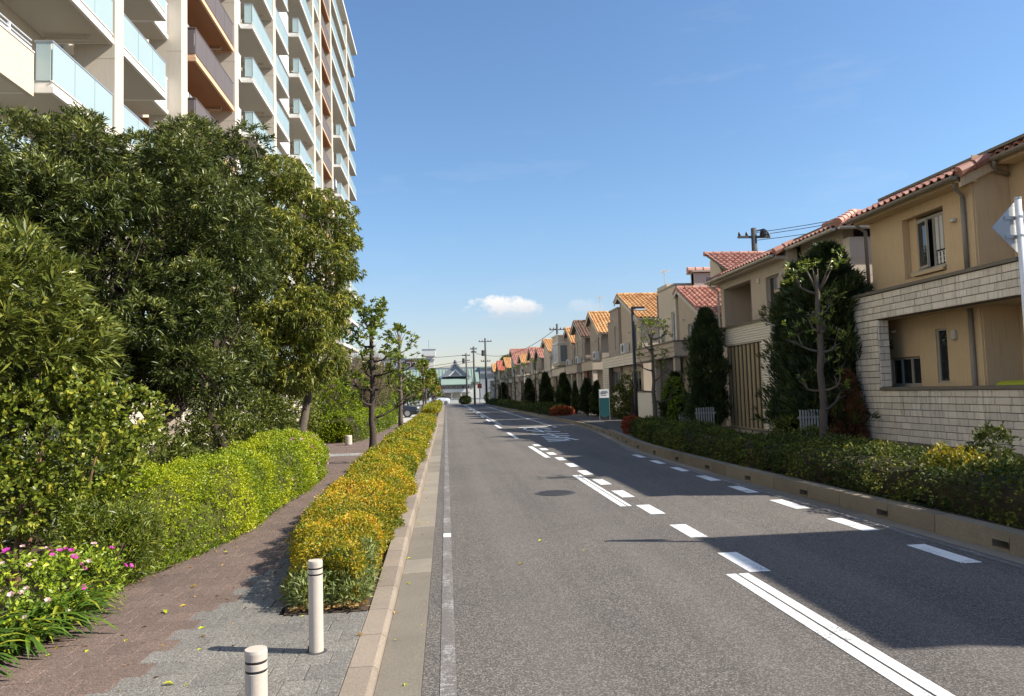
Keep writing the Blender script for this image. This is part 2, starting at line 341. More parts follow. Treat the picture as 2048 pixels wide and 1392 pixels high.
# ------------- left kerb and gutter
def hk(y): return 0.055 if y < 5.9 else (0.055+(y-5.9)/2.7*0.105 if y < 8.6 else 0.16)
kerbL = struct(MB().box(-0.60, -0.48, -8, YE-2, -0.055, 0.02).build('kerb_foundation', M_conc)); kerbL.name = 'kerb_left'
def kstone(y0, y1):
    a, b = y0+0.004, y1-0.004; h0, h1 = hk(y0), hk(y1); x0, x1, xt = -0.63, -0.455, -0.485
    n = [(x0, a, -0.05), (x1, a, -0.05), (x1, a, h0-0.02), (xt, a, h0), (x0, a, h0), (x0, b, -0.05), (x1, b, -0.05), (x1, b, h1-0.02), (xt, b, h1), (x0, b, h1)]
    mb = MB(); mb.v = n; mb.f = [(0, 1, 2, 3, 4), (9, 8, 7, 6, 5), (1, 6, 7, 2), (2, 7, 8, 3), (3, 8, 9, 4), (4, 9, 5, 0)]; return mb
y = -2.0; shared = None; yy0 = None
far = MB()
while y < YE-3:
    if y < 46:
        if hk(y) == hk(y+0.6) == 0.16:
            if shared is None: shared = kstone(y, y+0.6).mesh('kerb_stone', M_conc); yy0 = y
            piece('kerb_stone', shared, Matrix.Translation((0, y-yy0, 0)), kerbL)
        else: kstone(y, y+0.6).build('kerb_stone', M_conc, kerbL)
    else:
        k = kstone(y, y+0.6); n = len(far.v); far.v += k.v; far.f += [tuple(n+i for i in f) for f in k.f]
    y += 0.6
stuff(far.build('kerb_stones_far', M_conc, kerbL))
gut = struct(MB().box(-0.46, -0.18, -8, YE-2, -0.055, -0.012).build('gutter', M_gutA))
y = -1.9
while y < 70:
    L = R.choice((0.6, 1.2, 1.8, 1.8, 3.0)); mb = MB(); a, b = y+0.004, y+L-0.004
    mb.hexa([(-0.452, a, -0.05), (-0.183, a, -0.05), (-0.183, b, -0.05), (-0.452, b, -0.05), (-0.452, a, -0.004), (-0.183, a, 0.007), (-0.183, b, 0.007), (-0.452, b, -0.004)])
    mb.build('gutter_slab', M_gutA, gut); y += L
# ------------- left planting strip, path and verge
flat('planting_bed', [(-1.26, 5.72), (-0.635, 5.74), (-0.635, YE-2), (-2.2, YE-2), (-2.2, 24), (-1.85, 16), (-1.8, 11.8), (-1.55, 7.7)], 0.068, M_soil)
flat('garden_bed', [(-40, -10), (-2.75, -10), (-2.75, 3), (-2.9, 5), (-2.98, 6.9), (-2.6, 8.8), (-2.6, 14.6), (-2.75, 16.6), (-3.9, 17.5), (-4.2, 26), (-3.4, 27), (-3.2, 44), (-40, 44)], 0.068, M_soil)
path = flat('path', [(-4.6, -10), (-0.63, -10), (-0.63, 60), (-4.6, 60)], 0.012, M_soil)
drive = flat('driveway', [(-30, 44), (-0.63, 44), (-0.63, 61), (-30, 61)], 0.06, surf('driveway_concrete', (0.42, 0.40, 0.37), 0.9, 0.15, 0.8, 40, 0.2, 0.2, (0.2, 0.18, 0.16), 0.4))
def leftedge(y):
    pts = [(-10, -2.7), (3, -2.72), (5, -2.88), (6.9, -2.97), (8.8, -2.58), (11.5, -2.6), (14.6, -2.58), (16.5, -2.75), (18, -4.0), (26, -4.2), (44, -3.3)]
    for (y0, x0), (y1, x1) in zip(pts, pts[1:]):
        if y0 <= y <= y1: return x0+(x1-x0)*(y-y0)/(y1-y0)
    return -3
def rightedge(y):
    pts = [(-10, -0.635), (5.70, -0.635), (5.71, -1.28), (7.7, -1.53), (11.8, -1.78), (16, -1.83), (24, -2.18), (44, -2.18)]
    for (y0, x0), (y1, x1) in zip(pts, pts[1:]):
        if y0 <= y <= y1: return x0+(x1-x0)*(y-y0)/(y1-y0)
    return -2
def isgrey(x, y):
    j = 0.10*noise.noise(Vector((x*1.3, y*0.9, 3)))
    return x+j > -2.12+0.075*max(0, y-4.0)+0.05*max(0, y-7)
PW = 0.22
pm = {}
for nm, mt in (('g', M_pgrey), ('b', M_pbrown), ('p', M_pale)):
    g = 0.0022; h = 0.062; c = 0.003
    v = [(g, g, 0), (PW-g, g, 0), (PW-g, PW-g, 0), (g, PW-g, 0), (g, g, h-c), (PW-g, g, h-c), (PW-g, PW-g, h-c), (g, PW-g, h-c), (g+c, g+c, h), (PW-g-c, g+c, h), (PW-g-c, PW-g-c, h), (g+c, PW-g-c, h)]
    mb = MB(); mb.v = v; mb.f = [(8, 9, 10, 11)]+[(i, (i+1) % 4, (i+1) % 4+4, i+4) for i in range(4)]+[(i+4, (i+1) % 4+4, (i+1) % 4+8, i+8) for i in range(4)]
    pm[nm] = (mb, mb.mesh('paver', mt))
rest = {'g': MB(), 'b': MB(), 'p': MB()}
cnt = 0; row = 0; y = 2.9
while y < 43:
    off = (row % 2)*PW/2; xl, xr = leftedge(y), rightedge(y+0.05); x = -4.5+off
    while x < -0.6:
        if x+PW > xl-0.12 and x+PW/2 < xr+0.08 and x+0.03 < -0.632:
            k = 'g' if isgrey(x, y) else 'b'
            if 20.6 < y < 21.5 and x < -2.6: k = 'p'
            dz = R.uniform(-0.0015, 0.0015); fx = (-0.634-x)/PW; fx = fx if fx < 1.16 else 1.0
            if cnt < 300 and y > 3.5: piece('paver', pm[k][1], Matrix.Translation((x, y, dz)) @ Matrix.Diagonal((fx, 1, 1, 1)), path); cnt += 1
            else:
                mb = pm[k][0]; n = len(rest[k].v); rest[k].v += [(a*fx+x, b+y, c+dz) for a, b, c in mb.v]; rest[k].f += [tuple(n+i for i in f) for f in mb.f]
        x += PW
    y += PW; row += 1
for k, mt in (('g', M_pgrey), ('b', M_pbrown), ('p', M_pale)):
    if rest[k].v: stuff(rest[k].build('pavers_further', mt, path))
# ------------- right pavement with tall kerb and drain openings
walkR = flat('pavement', [(x+0.2, y) for x, y in KR]+[(60, 108), (60, -25)], 0.165, M_walk)
kerbR = struct(MB().box(5.9, 5.95, -6, -5.9, -0.05, 0.0).build('kerb_right', M_kerbR))
ys = -5.6
while ys < 104:
    L = 1.9; y0, y1 = ys+0.005, ys+L-0.005; x0, x1 = krx(ys), krx(ys+L); H = 0.205 if ys < 26 else 0.14
    def P(t, d, z): yy = y0+(y1-y0)*t; xx = x0+(x1-x0)*t+d; return (xx, yy, z)
    mb = MB()
    def seg(t0, t1, z0, z1, d0=0.0):
        mb.hexa([P(t0, d0, z0), P(t0, 0.2, z0), P(t1, 0.2, z0), P(t1, d0, z0), P(t0, d0+0.012*(z1 >= H), z1), P(t0, 0.2, z1), P(t1, 0.2, z1), P(t1, d0+0.012*(z1 >= H), z1)])
    if ys < 34:
        seg(0, 0.44, -0.05, H); seg(0.56, 1, -0.05, H); seg(0.44, 0.56, -0.05, 0.03); seg(0.44, 0.56, 0.105, H); seg(0.44, 0.56, 0.03, 0.105, 0.17)
    else: seg(0, 1, -0.05, H)
    mb.build('kerb_stone', M_kerbR, kerbR); ys += L
for (x0, y0), (x1, y1) in zip(KR, KR[1:]):      # narrow concrete gutter at the foot of the right kerb
    o = MB().face((x0-0.22, y0, 0.003), (x0+0.01, y0, 0.003), (x1+0.01, y1, 0.003), (x1-0.22, y1, 0.003)).build('gutter_strip', M_gutA); child(o, road)
# ------------------------------------------------------------------ apartment block on the left
M_apt = surf('apartment_render', (0.58, 0.51, 0.415), 0.85, 0.07, 0.5, 45, 0.06, 0.15, (0.36, 0.31, 0.245), 0.4, True)
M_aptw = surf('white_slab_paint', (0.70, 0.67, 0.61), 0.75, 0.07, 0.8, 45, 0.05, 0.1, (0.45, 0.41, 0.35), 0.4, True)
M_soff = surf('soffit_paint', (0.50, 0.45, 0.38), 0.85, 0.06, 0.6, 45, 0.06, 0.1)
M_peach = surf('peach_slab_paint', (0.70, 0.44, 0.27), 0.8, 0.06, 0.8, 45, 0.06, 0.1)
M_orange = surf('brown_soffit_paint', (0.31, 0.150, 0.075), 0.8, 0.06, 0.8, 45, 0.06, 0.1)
M_brownrail = surf('brown_rail_panel', (0.155, 0.13, 0.125), 0.6, 0.08, 1.5, 45, 0.06, 0.1)
M_whiterail = surf('white_rail_panel', (0.72, 0.74, 0.77), 0.55, 0.04, 1.5, 45, 0.04, 0.1)
M_rail = plain('aluminium_rail', (0.55, 0.56, 0.57), 0.35, 0.6)
M_darkwin = glassmat('apartment_window', (0.025, 0.03, 0.035))
def balcglass():
    m, nt, p, o = newmat('balcony_glass')
    f = nz(nt, 0.7, 3); c = mixc(nt, f, (0.56, 0.675, 0.675), (0.64, 0.735, 0.73)); nt.links.new(c, p.inputs['Base Color'])
    p.inputs['Roughness'].default_value = 0.12; p.inputs['Specular IOR Level'].default_value = 0.6
    t = nd(nt, 'ShaderNodeBsdfTransparent'); t.inputs[0].default_value = (0.55, 0.86, 0.88, 1)
    tl = nd(nt, 'ShaderNodeBsdfTranslucent', {'Color': (0.5, 0.62, 0.61, 1)})
    a = nd(nt, 'ShaderNodeMixShader', {0: 0.30}); nt.links.new(p.outputs[0], a.inputs[1]); nt.links.new(tl.outputs[0], a.inputs[2])
    b = nd(nt, 'ShaderNodeMixShader', {0: 0.16}); nt.links.new(a.outputs[0], b.inputs[1]); nt.links.new(t.outputs[0], b.inputs[2]); nt.links.new(b.outputs[0], o.inputs[0]); return m
M_bglass = balcglass()
def tilewall():
    m, nt, p, o = newmat('small_wall_tiles')
    v = pos(nt); sw = nd(nt, 'ShaderNodeSeparateXYZ', {0: v}); cb = nd(nt, 'ShaderNodeCombineXYZ', {0: sw.outputs[1], 1: sw.outputs[2]})
    b = nd(nt, 'ShaderNodeTexBrick', {'Vector': cb.outputs[0], 'Color1': c4((0.63, 0.50, 0.38)), 'Color2': c4((0.70, 0.57, 0.44)), 'Mortar': c4((0.42, 0.36, 0.30)), 'Scale': 1.0, 'Mortar Size': 0.004, 'Brick Width': 0.10, 'Row Height': 0.05})
    nt.links.new(b.outputs['Color'], p.inputs['Base Color']); p.inputs['Roughness'].default_value = 0.55; bump(nt, p, b.outputs['Fac'], -0.4, 0.004); return m
M_atile = tilewall()
XF = -10.14; SH = 3.05; Z0 = 0.82; NF = 14
apt = thing('apartment_building', (-16, 50, 0), 'tall cream apartment block with glass balconies behind the roadside trees', 'building')
# body behind the balconies
MB().box(-26, XF-1.95, 2, 80.9, -0.05, Z0+SH*NF).build('wall', M_apt, apt)
PIL = [(13.0, 13.7), (23.3, 23.92), (29.1, 29.78), (36.5, 37.15), (44.9, 45.55), (58.8, 59.5), (62.3, 63.0), (68.3, 69.0), (79.9, 80.6)]
for a, b in PIL: MB().box(XF-1.94 if a > 79 else XF-1.25, XF, a, b, -0.05, Z0+SH*NF).build('pillar', M_apt, apt, bevel=0.012)
# roof slab
MB().box(-26.5, XF+0.25, 1.5, 88.0, Z0+SH*NF+0.003, Z0+SH*NF+0.35).build('roof_slab', M_aptw, apt)
MB().box(-26.2, XF-1.0, 2, 80.9, Z0+SH*NF+0.353, Z0+SH*NF+1.3).build('parapet', M_apt, apt)
def panels(bal, x, y0, y1, z0, z1, mat, name, w=1.25, th=0.02, slat=False):
    n = max(1, round((y1-y0)/w)); s = (y1-y0)/n; me = None; first = None
    for i in range(n):
        a = y0+i*s+0.012; b = y0+(i+1)*s-0.012
        if me is None:
            mb = MB()
            if slat:
                k = max(3, round((b-a)/0.145)); d = (b-a)/k
                for j in range(k): mb.box(x-0.03, x, a+j*d+0.011, a+(j+1)*d-0.011, z0, z1)
                mb.box(x-0.045, x-0.032, a, b, z0+0.02, z1-0.02)
            else: mb.box(x-th, x, a, b, z0, z1)
            me = mb.mesh(name, mat); first = a
        piece(name, me, Matrix.Translation((0, a-first, 0)), bal)
def balcony(k, y0, y1, x, kind, xin=XF-1.93, side=True, sidefar=False):
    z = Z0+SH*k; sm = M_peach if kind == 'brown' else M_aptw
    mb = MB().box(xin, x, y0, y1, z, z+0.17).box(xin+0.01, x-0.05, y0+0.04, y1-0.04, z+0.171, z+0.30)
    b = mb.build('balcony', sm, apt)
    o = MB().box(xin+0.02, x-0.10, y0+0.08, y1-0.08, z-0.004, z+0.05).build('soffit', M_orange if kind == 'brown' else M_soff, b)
    if kind == 'glass': g, nm, sl, g0, g1 = M_bglass, 'glass_panel', False, z+0.34, z+1.39
    elif kind == 'brown': g, nm, sl, g0, g1 = M_brownrail, 'rail_panel', True, z+0.33, z+1.42
    else: g, nm, sl, g0, g1 = M_whiterail, 'rail_panel', True, z+0.25, z+1.42
    panels(b, x-0.03, y0+0.03, y1-0.02, g0, g1, g, nm, 1.25, 0.02, sl)
    MB().box(x-0.075, x-0.015, y0, y1, g1+0.002, g1+0.04).build('top_rail', M_rail if kind == 'glass' else g, b)
    if kind == 'glass': MB().box(x-0.07, x-0.02, y0, y1, z+0.302, z+0.338).build('bottom_rail', M_aptw, b)
    for f, yy in ((side, y0), (sidefar, y1-0.06)):
        if f:
            MB().box(x-0.45, x-0.08, yy+0.02, yy+0.04, g0, g1).build(nm, g, b); MB().box(x-0.49, x-0.076, yy, yy+0.055, g1+0.002, g1+0.04).build('top_rail', M_rail if kind == 'glass' else g, b)
    return b
def bay(k):
    z = Z0+SH*k
    if k == 3:
        balcony(k, 19.75, 23.28, XF-0.02, 'glass')
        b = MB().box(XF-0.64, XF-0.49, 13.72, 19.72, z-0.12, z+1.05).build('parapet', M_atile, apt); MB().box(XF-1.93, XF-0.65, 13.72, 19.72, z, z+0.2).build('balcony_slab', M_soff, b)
        MB().box(XF-0.66, XF-0.47, 13.72, 19.72, z+1.052, z+1.09).build('coping', M_aptw, b)
        for zz in (1.18, 1.27, 1.40): MB().tube([(XF-0.56, 13.72, z+zz), (XF-0.56, 19.72, z+zz)], 0.018, 6).build('top_rail', M_whiterail, b)
        for yy in (14.5, 15.9, 17.3, 18.7): MB().box(XF-0.59, XF-0.53, yy, yy+0.05, z+1.09, z+1.4).build('rail_post', M_whiterail, b)
    else: balcony(k, 13.72, 23.28, XF-0.02, 'glass', side=False)
    balcony(k, 23.94, 27.65, XF-0.03, 'glass', side=False); balcony(k, 27.66, 29.08, XF-0.5, 'white', side=False)
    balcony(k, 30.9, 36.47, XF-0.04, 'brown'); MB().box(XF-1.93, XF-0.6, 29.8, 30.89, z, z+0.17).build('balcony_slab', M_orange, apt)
    balcony(k, 37.17, 40.0, XF-0.62, 'white', side=False); balcony(k, 40.01, 44.87, XF, 'glass')
    balcony(k, 45.57, 49.6, XF-0.04, 'glass', side=False); balcony(k, 49.61, 53.0, XF-0.72, 'white', side=False); balcony(k, 53.01, 58.77, XF, 'glass')
    balcony(k, 59.52, 62.28, XF-0.05, 'glass', side=False); balcony(k, 63.02, 68.28, XF-0.04, 'brown', side=False)
    if k > 9: balcony(k, 69.02, 79.88, XF-0.02, 'glass', side=False)
    else: balcony(k, 69.02, 74.2, XF-0.7, 'white', side=False); balcony(k, 74.21, 79.88, XF, 'glass')
    balcony(k, 80.98, 87.4, XF, 'glass', xin=XF-2.4, side=False, sidefar=True)
    # windows in the recessed wall, ceiling pipe beside the pillars
    for a, b in ((15, 18.5), (20, 22.4), (24.6, 28.4), (31, 35.5), (38, 40.5), (41.5, 44), (47, 51), (53, 57.5), (64, 67.5), (70, 73.5), (75, 79)):
        w = MB().box(XF-1.947, XF-1.90, a, b, z+0.3, z+2.35).build('window', M_rail, apt)
        n = 2 if b-a < 3 else 4; s = (b-a)/n
        for i in range(n): MB().box(XF-1.94, XF-1.892, a+i*s+0.05, a+(i+1)*s-0.05, z+0.36, z+2.29).build('pane', M_darkwin, w)
    for yy in (22.7, 35.9, 44.3, 58.2): MB().tube([(XF-1.8, yy, z-0.13), (XF-0.5, yy, z-0.13), (XF-0.5, yy, z+0.01)], 0.045, 6).build('drain_pipe', M_soff, apt)
for k in range(1, NF): bay(k)
# ground-floor screen wall of the block, glimpsed between the trunks
MB().box(XF-0.9, XF-0.7, 13.72, 80.0, -0.05, Z0+1.3).build('base_wall', M_apt, apt)
# life on the balconies: air conditioners, laundry, curtains, expansion joints on the pillars
M_lau = [plain('laundry_white', (0.75, 0.75, 0.74), 0.9), plain('laundry_blue', (0.20, 0.28, 0.42), 0.9), plain('laundry_grey', (0.30, 0.29, 0.30), 0.9)]
M_curt = plain('curtain', (0.55, 0.52, 0.46), 0.9)
for k in range(1, NF):
    z = Z0+SH*k
    for a, b in PIL[1:]: MB().box(XF-0.6, XF+0.004, a-0.004, b+0.004, z-0.45, z-0.43).build('joint', M_soff, apt)
    for y0, y1 in ((24.4, 27.2), (31.5, 35.6), (40.6, 44.2), (46.2, 49), (54, 58), (64, 67), (75, 79)):
        r = R.random()
        if r < 0.45:
            p = MB().tube([(XF-0.75, y0, z+2.15), (XF-0.75, y1, z+2.15)], 0.014, 6).build('drying_pole', M_rail, apt); n = R.randint(2, 5); yy = y0+0.2
            for i in range(n):
                w = R.uniform(0.3, 0.6)
                if yy+w > y1: break
                MB().box(XF-0.765, XF-0.735, yy, yy+w, z+2.15-R.uniform(0.45, 0.85), z+2.14).build('laundry', R.choice(M_lau), p); yy += w+R.uniform(0.05, 0.3)
        if r > 0.3: MB().box(XF-1.7, XF-1.4, y1-1.0, y1-0.25, z+0.31, z+0.9).build('air_conditioner', M_whiterail, apt, bevel=0.01)
        if R.random() < 0.6: MB().box(XF-1.89, XF-1.88, y0+0.2, y0+R.uniform(0.8, 1.6), z+0.4, z+2.25).build('curtain', M_curt, apt)
# ------------------------------------------------------------------ houses on the right
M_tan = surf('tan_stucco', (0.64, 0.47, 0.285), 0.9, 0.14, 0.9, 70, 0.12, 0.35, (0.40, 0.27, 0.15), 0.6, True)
M_taupe = surf('taupe_stucco', (0.51, 0.425, 0.335), 0.9, 0.08, 0.9, 60, 0.10, 0.3, (0.2, 0.165, 0.13), 0.5, True)
M_beige = surf('beige_stucco', (0.66, 0.565, 0.455), 0.9, 0.08, 0.9, 60, 0.10, 0.3, (0.3, 0.25, 0.2), 0.5, True)
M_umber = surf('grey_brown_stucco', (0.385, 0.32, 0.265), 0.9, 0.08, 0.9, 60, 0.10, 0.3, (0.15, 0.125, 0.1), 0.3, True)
M_redbrown = surf('red_brown_panel', (0.19, 0.085, 0.055), 0.75, 0.1, 1.5, 60, 0.1, 0.2)
M_darkdoor = surf('dark_brown_panel', (0.055, 0.042, 0.04), 0.6, 0.1, 1.5, 60, 0.1, 0.2)
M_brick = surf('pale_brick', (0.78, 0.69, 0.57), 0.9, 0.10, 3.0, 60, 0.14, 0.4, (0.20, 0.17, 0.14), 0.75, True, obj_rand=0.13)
M_mortar = surf('brick_joint', (0.15, 0.125, 0.10), 0.95, 0.1, 4, 60, 0.2, 0.3)
M_rib = surf('ribbed_cladding', (0.84, 0.78, 0.68), 0.8, 0.06, 1.2, 60, 0.1, 0.2, (0.4, 0.36, 0.3), 0.3, True)
M_base = surf('plinth_concrete', (0.44, 0.40, 0.345), 0.9, 0.08, 1.0, 60, 0.12, 0.3, (0.25, 0.22, 0.19), 0.4, True)
M_cap = surf('grey_coping', (0.185, 0.16, 0.125), 0.7, 0.1, 2, 60, 0.1, 0.2)
M_slat = surf('olive_slat', (0.36, 0.285, 0.175), 0.7, 0.12, 2, 40, 0.1, 0.2, obj_rand=0.1)
M_gutter = plain('gutter_pale', (0.56, 0.52, 0.45), 0.5); M_gutterd = plain('gutter_taupe', (0.25, 0.215, 0.175), 0.5)
M_frame = plain('window_frame', (0.42, 0.38, 0.315), 0.5); M_framew = plain('window_frame_white', (0.72, 0.72, 0.70), 0.45)
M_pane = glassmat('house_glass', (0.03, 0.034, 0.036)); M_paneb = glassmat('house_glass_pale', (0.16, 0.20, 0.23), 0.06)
def rooftile(name, a, b, c):
    m, nt, p, o = newmat(name); oi = nd(nt, 'ShaderNodeObjectInfo').outputs['Random']; at = nd(nt, 'ShaderNodeAttribute', attribute_name='v').outputs['Fac']
    s = nd(nt, 'ShaderNodeMath', {0: oi, 1: at}, operation='ADD').outputs[0]; s = nd(nt, 'ShaderNodeMath', {0: s, 1: 1.0}, operation='MODULO').outputs[0]
    f = nz(nt, 5, 5); col = ramp(nt, s, [(0, a), (0.5, b), (1, c)])
    col = mixc(nt, 1.0, col, ramp(nt, f, [(0.3, (0.8, 0.8, 0.8)), (0.7, (1.15, 1.12, 1.1))]), 'MULTIPLY')
    nt.links.new(col, p.inputs['Base Color']); p.inputs['Roughness'].default_value = 0.65; bump(nt, p, nz(nt, 60, 3), 0.2, 0.004); return m
M_tpink = rooftile('pink_roof_tile', (0.36, 0.155, 0.11), (0.45, 0.215, 0.155), (0.53, 0.29, 0.215))
M_tor = rooftile('orange_roof_tile', (0.48, 0.235, 0.085), (0.60, 0.335, 0.13), (0.66, 0.42, 0.20))
M_tbr = rooftile('brown_roof_tile', (0.15, 0.09, 0.06), (0.21, 0.125, 0.08), (0.26, 0.17, 0.11))
M_tred = rooftile('red_roof_tile', (0.42, 0.12, 0.07), (0.50, 0.16, 0.09), (0.55, 0.2, 0.12))
TW, TL = 0.215, 0.30
_tc = {}
def tilemesh(mat):
    # one S-shaped tile: x across, y up the slope, z out of the roof; front edge lifted
    if mat.name in _tc: return _tc[mat.name]
    prof = [(0.0, 0.006), (0.055, 0.0), (0.10, 0.012), (0.125, 0.045), (0.16, 0.06), (0.195, 0.045), (0.222, 0.004)]
    mb = MB(); n = len(prof)
    for yy, dz in ((-0.03, 0.030), (TL, 0.002)):
        for x, z in prof: mb.v.append((x, yy, z+dz))
    for x, z in prof: mb.v.append((x, -0.03, z+0.030-0.022))
    mb.f = [(i, i+1, n+i+1, n+i) for i in range(n-1)]+[(2*n+i, 2*n+i+1, i+1, i) for i in range(n-1)]
    _tc[mat.name] = (mb, mb.mesh('roof_tile', mat)); return _tc[mat.name]
def tile_slope(parent, o, ax, up, w, l, mat, single, limit=300, sx0=0.0, sx1=0.0):
    """tiles over a slope: o lower corner, ax along the eave, up along the slope (unit), w x l metres; sx0/sx1 shear the ends"""
    o, ax, up = Vector(o), Vector(ax).normalized(), Vector(up).normalized(); nz_ = ax.cross(up).normalized()
    if nz_.z < 0: nz_ = -nz_
    # deck under the tiles
    deck = MB(); t = 0.07
    c = [o, o+ax*w, o+up*l+ax*(w+sx1), o+up*l+ax*sx0]
    deck.hexa([p-nz_*t for p in c]+[p-nz_*0.004 for p in c]).build('roof_deck', M_cap, parent)
    mb, me = tilemesh(mat); rows = int(l/TL); joined = MB(); vals = []; k = 0
    for r in range(rows+1):
        f = min(1.0, r*TL/l); x = sx0*f; xe = w+sx1*f
        yy = min(r*TL, l-TL)
        while x < xe-TW*0.4:
            m = Matrix((( ax.x, up.x, nz_.x, 0), (ax.y, up.y, nz_.y, 0), (ax.z, up.z, nz_.z, 0), (0, 0, 0, 1))); m.translation = o+ax*x+up*(yy)+nz_*(R.uniform(0, 0.006)+0.002*(r % 2))
            if single and k < limit: piece('roof_tile', me, m, parent); k += 1
            else:
                n = len(joined.v); joined.v += [tuple(m @ Vector(v)) for v in mb.v]; joined.f += [tuple(n+i for i in f_) for f_ in mb.f]; vals += [R.random()]*len(mb.v)
            x += TW
    if joined.v:
        ob = stuff(joined.build('roof_tiles', mat, parent)); at = ob.data.attributes.new('v', 'FLOAT', 'POINT'); at.data.foreach_set('value', vals)
def ridge(parent, a, b, mat, r=0.085):
    a, b = Vector(a), Vector(b); n = max(1, int((b-a).length/0.33)); d = (b-a)/n
    for i in range(n):
        p = a+d*i; MB().tube([p, p+d*0.97, ], [r*1.12, r*0.92], 10).build('ridge_tile', mat, parent, smooth=False)
def cells(mb, mk, u0, u1, z0, z1, holes):
    us = sorted({u0, u1, *[h[0] for h in holes], *[h[1] for h in holes]}); zs = sorted({z0, z1, *[h[2] for h in holes], *[h[3] for h in holes]})
    for a, b in zip(us, us[1:]):
        run = None
        for c, d in zip(zs, zs[1:]):
            hit = any(h[0] <= a and b <= h[1] and h[2] <= c and d <= h[3] for h in holes)
            if hit:
                if run: mk(mb, a, b, *run); run = None
            else: run = (run[0], d) if run else (c, d)
        if run: mk(mb, a, b, *run)
def wallX(parent, x, y0, y1, z0, z1, mat, holes=(), th=0.3, name='wall'):      # wall facing the road (-X)
    mb = MB(); cells(mb, lambda m, a, b, c, d: m.box(x, x+th, a, b, c, d), y0, y1, z0, z1, holes); return mb.build(name, mat, parent)
def wallY(parent, y, x0, x1, z0, z1, mat, holes=(), th=0.3, name='wall'):
    mb = MB(); cells(mb, lambda m, a, b, c, d: m.box(a, b, y, y+th, c, d), x0, x1, z0, z1, holes); return mb.build(name, mat, parent)
def windowX(parent, x, y0, y1, z0, z1, n=1, fm=None, pm_=None, deep=0.10, fw=0.045):
    fm = fm or M_frame; pm_ = pm_ or M_pane; xx = x+deep; mb = MB()
    mb.box(xx, xx+0.06, y0+0.002, y1-0.002, z0+0.002, z0+fw); mb.box(xx, xx+0.06, y0+0.002, y1-0.002, z1-fw, z1-0.002)
    s = (y1-y0)/n
    for i in range(n+1):
        yy = y0+i*s; a = max(y0+0.002, yy-fw/2-(fw/2 if i == n else 0)); b = min(y1-0.002, yy+fw/2+(fw/2 if i == 0 else 0)); mb.box(xx, xx+0.06, a, b, z0+fw, z1-fw)
    f = mb.build('window', fm, parent)
    for i in range(n): MB().box(xx+0.025, xx+0.035, y0+i*s+fw/2, y0+(i+1)*s-fw/2, z0+fw*0.8, z1-fw*0.8).build('pane', pm_, f)
    if y1-y0 > 0.4: MB().box(x-0.035, x+deep, y0-0.03, y1+0.03, z0-0.05, z0-0.001).build('sill', fm, f)
    return f
def windowY(parent, y, x0, x1, z0, z1, fm=None, pm_=None, deep=0.08, fw=0.045):
    fm = fm or M_frame; yy = y+deep; mb = MB()
    for b in ((x0+0.002, x1-0.002, z0+0.002, z0+fw), (x0+0.002, x1-0.002, z1-fw, z1-0.002), (x0+0.002, x0+fw, z0+fw, z1-fw), (x1-fw, x1-0.002, z0+fw, z1-fw)): mb.box(b[0], b[1], yy, yy+0.05, b[2], b[3])
    f = mb.build('window', fm, parent); MB().box(x0+fw*0.8, x1-fw*0.8, yy+0.02, yy+0.03, z0+fw*0.8, z1-fw*0.8).build('pane', pm_ or M_pane, f); return f
def pipe(parent, pts, mat, r=0.035): MB().tube(pts, r, 8).build('downpipe', mat, parent, smooth=True)
def gutter(parent, a, b, mat, r=0.065):
    a, b = Vector(a), Vector(b); mb = MB(); d = (b-a).normalized(); s = d.cross(Vector((0, 0, 1))).normalized(); n = 7; up = Vector((0, 0, 1))
    for rr, fl in ((r, 0), (r*0.82, 1)):
        base = len(mb.v)
        for p in (a, b):
            for i in range(n): t = math.pi*i/(n-1); mb.v.append(tuple(p+s*math.cos(t)*rr-up*math.sin(t)*rr))
        mb.f += [(base+i, base+i+1, base+n+i+1, base+n+i) for i in range(n-1)]
    mb.f += [(0, n, 3*n, 2*n), (n-1, 3*n-1, 4*n-1, 2*n-1)]
    mb.f.append(tuple(range(n))); mb.f.append(tuple(range(n, 2*n))); mb.build('gutter', mat, parent)
_bu = None
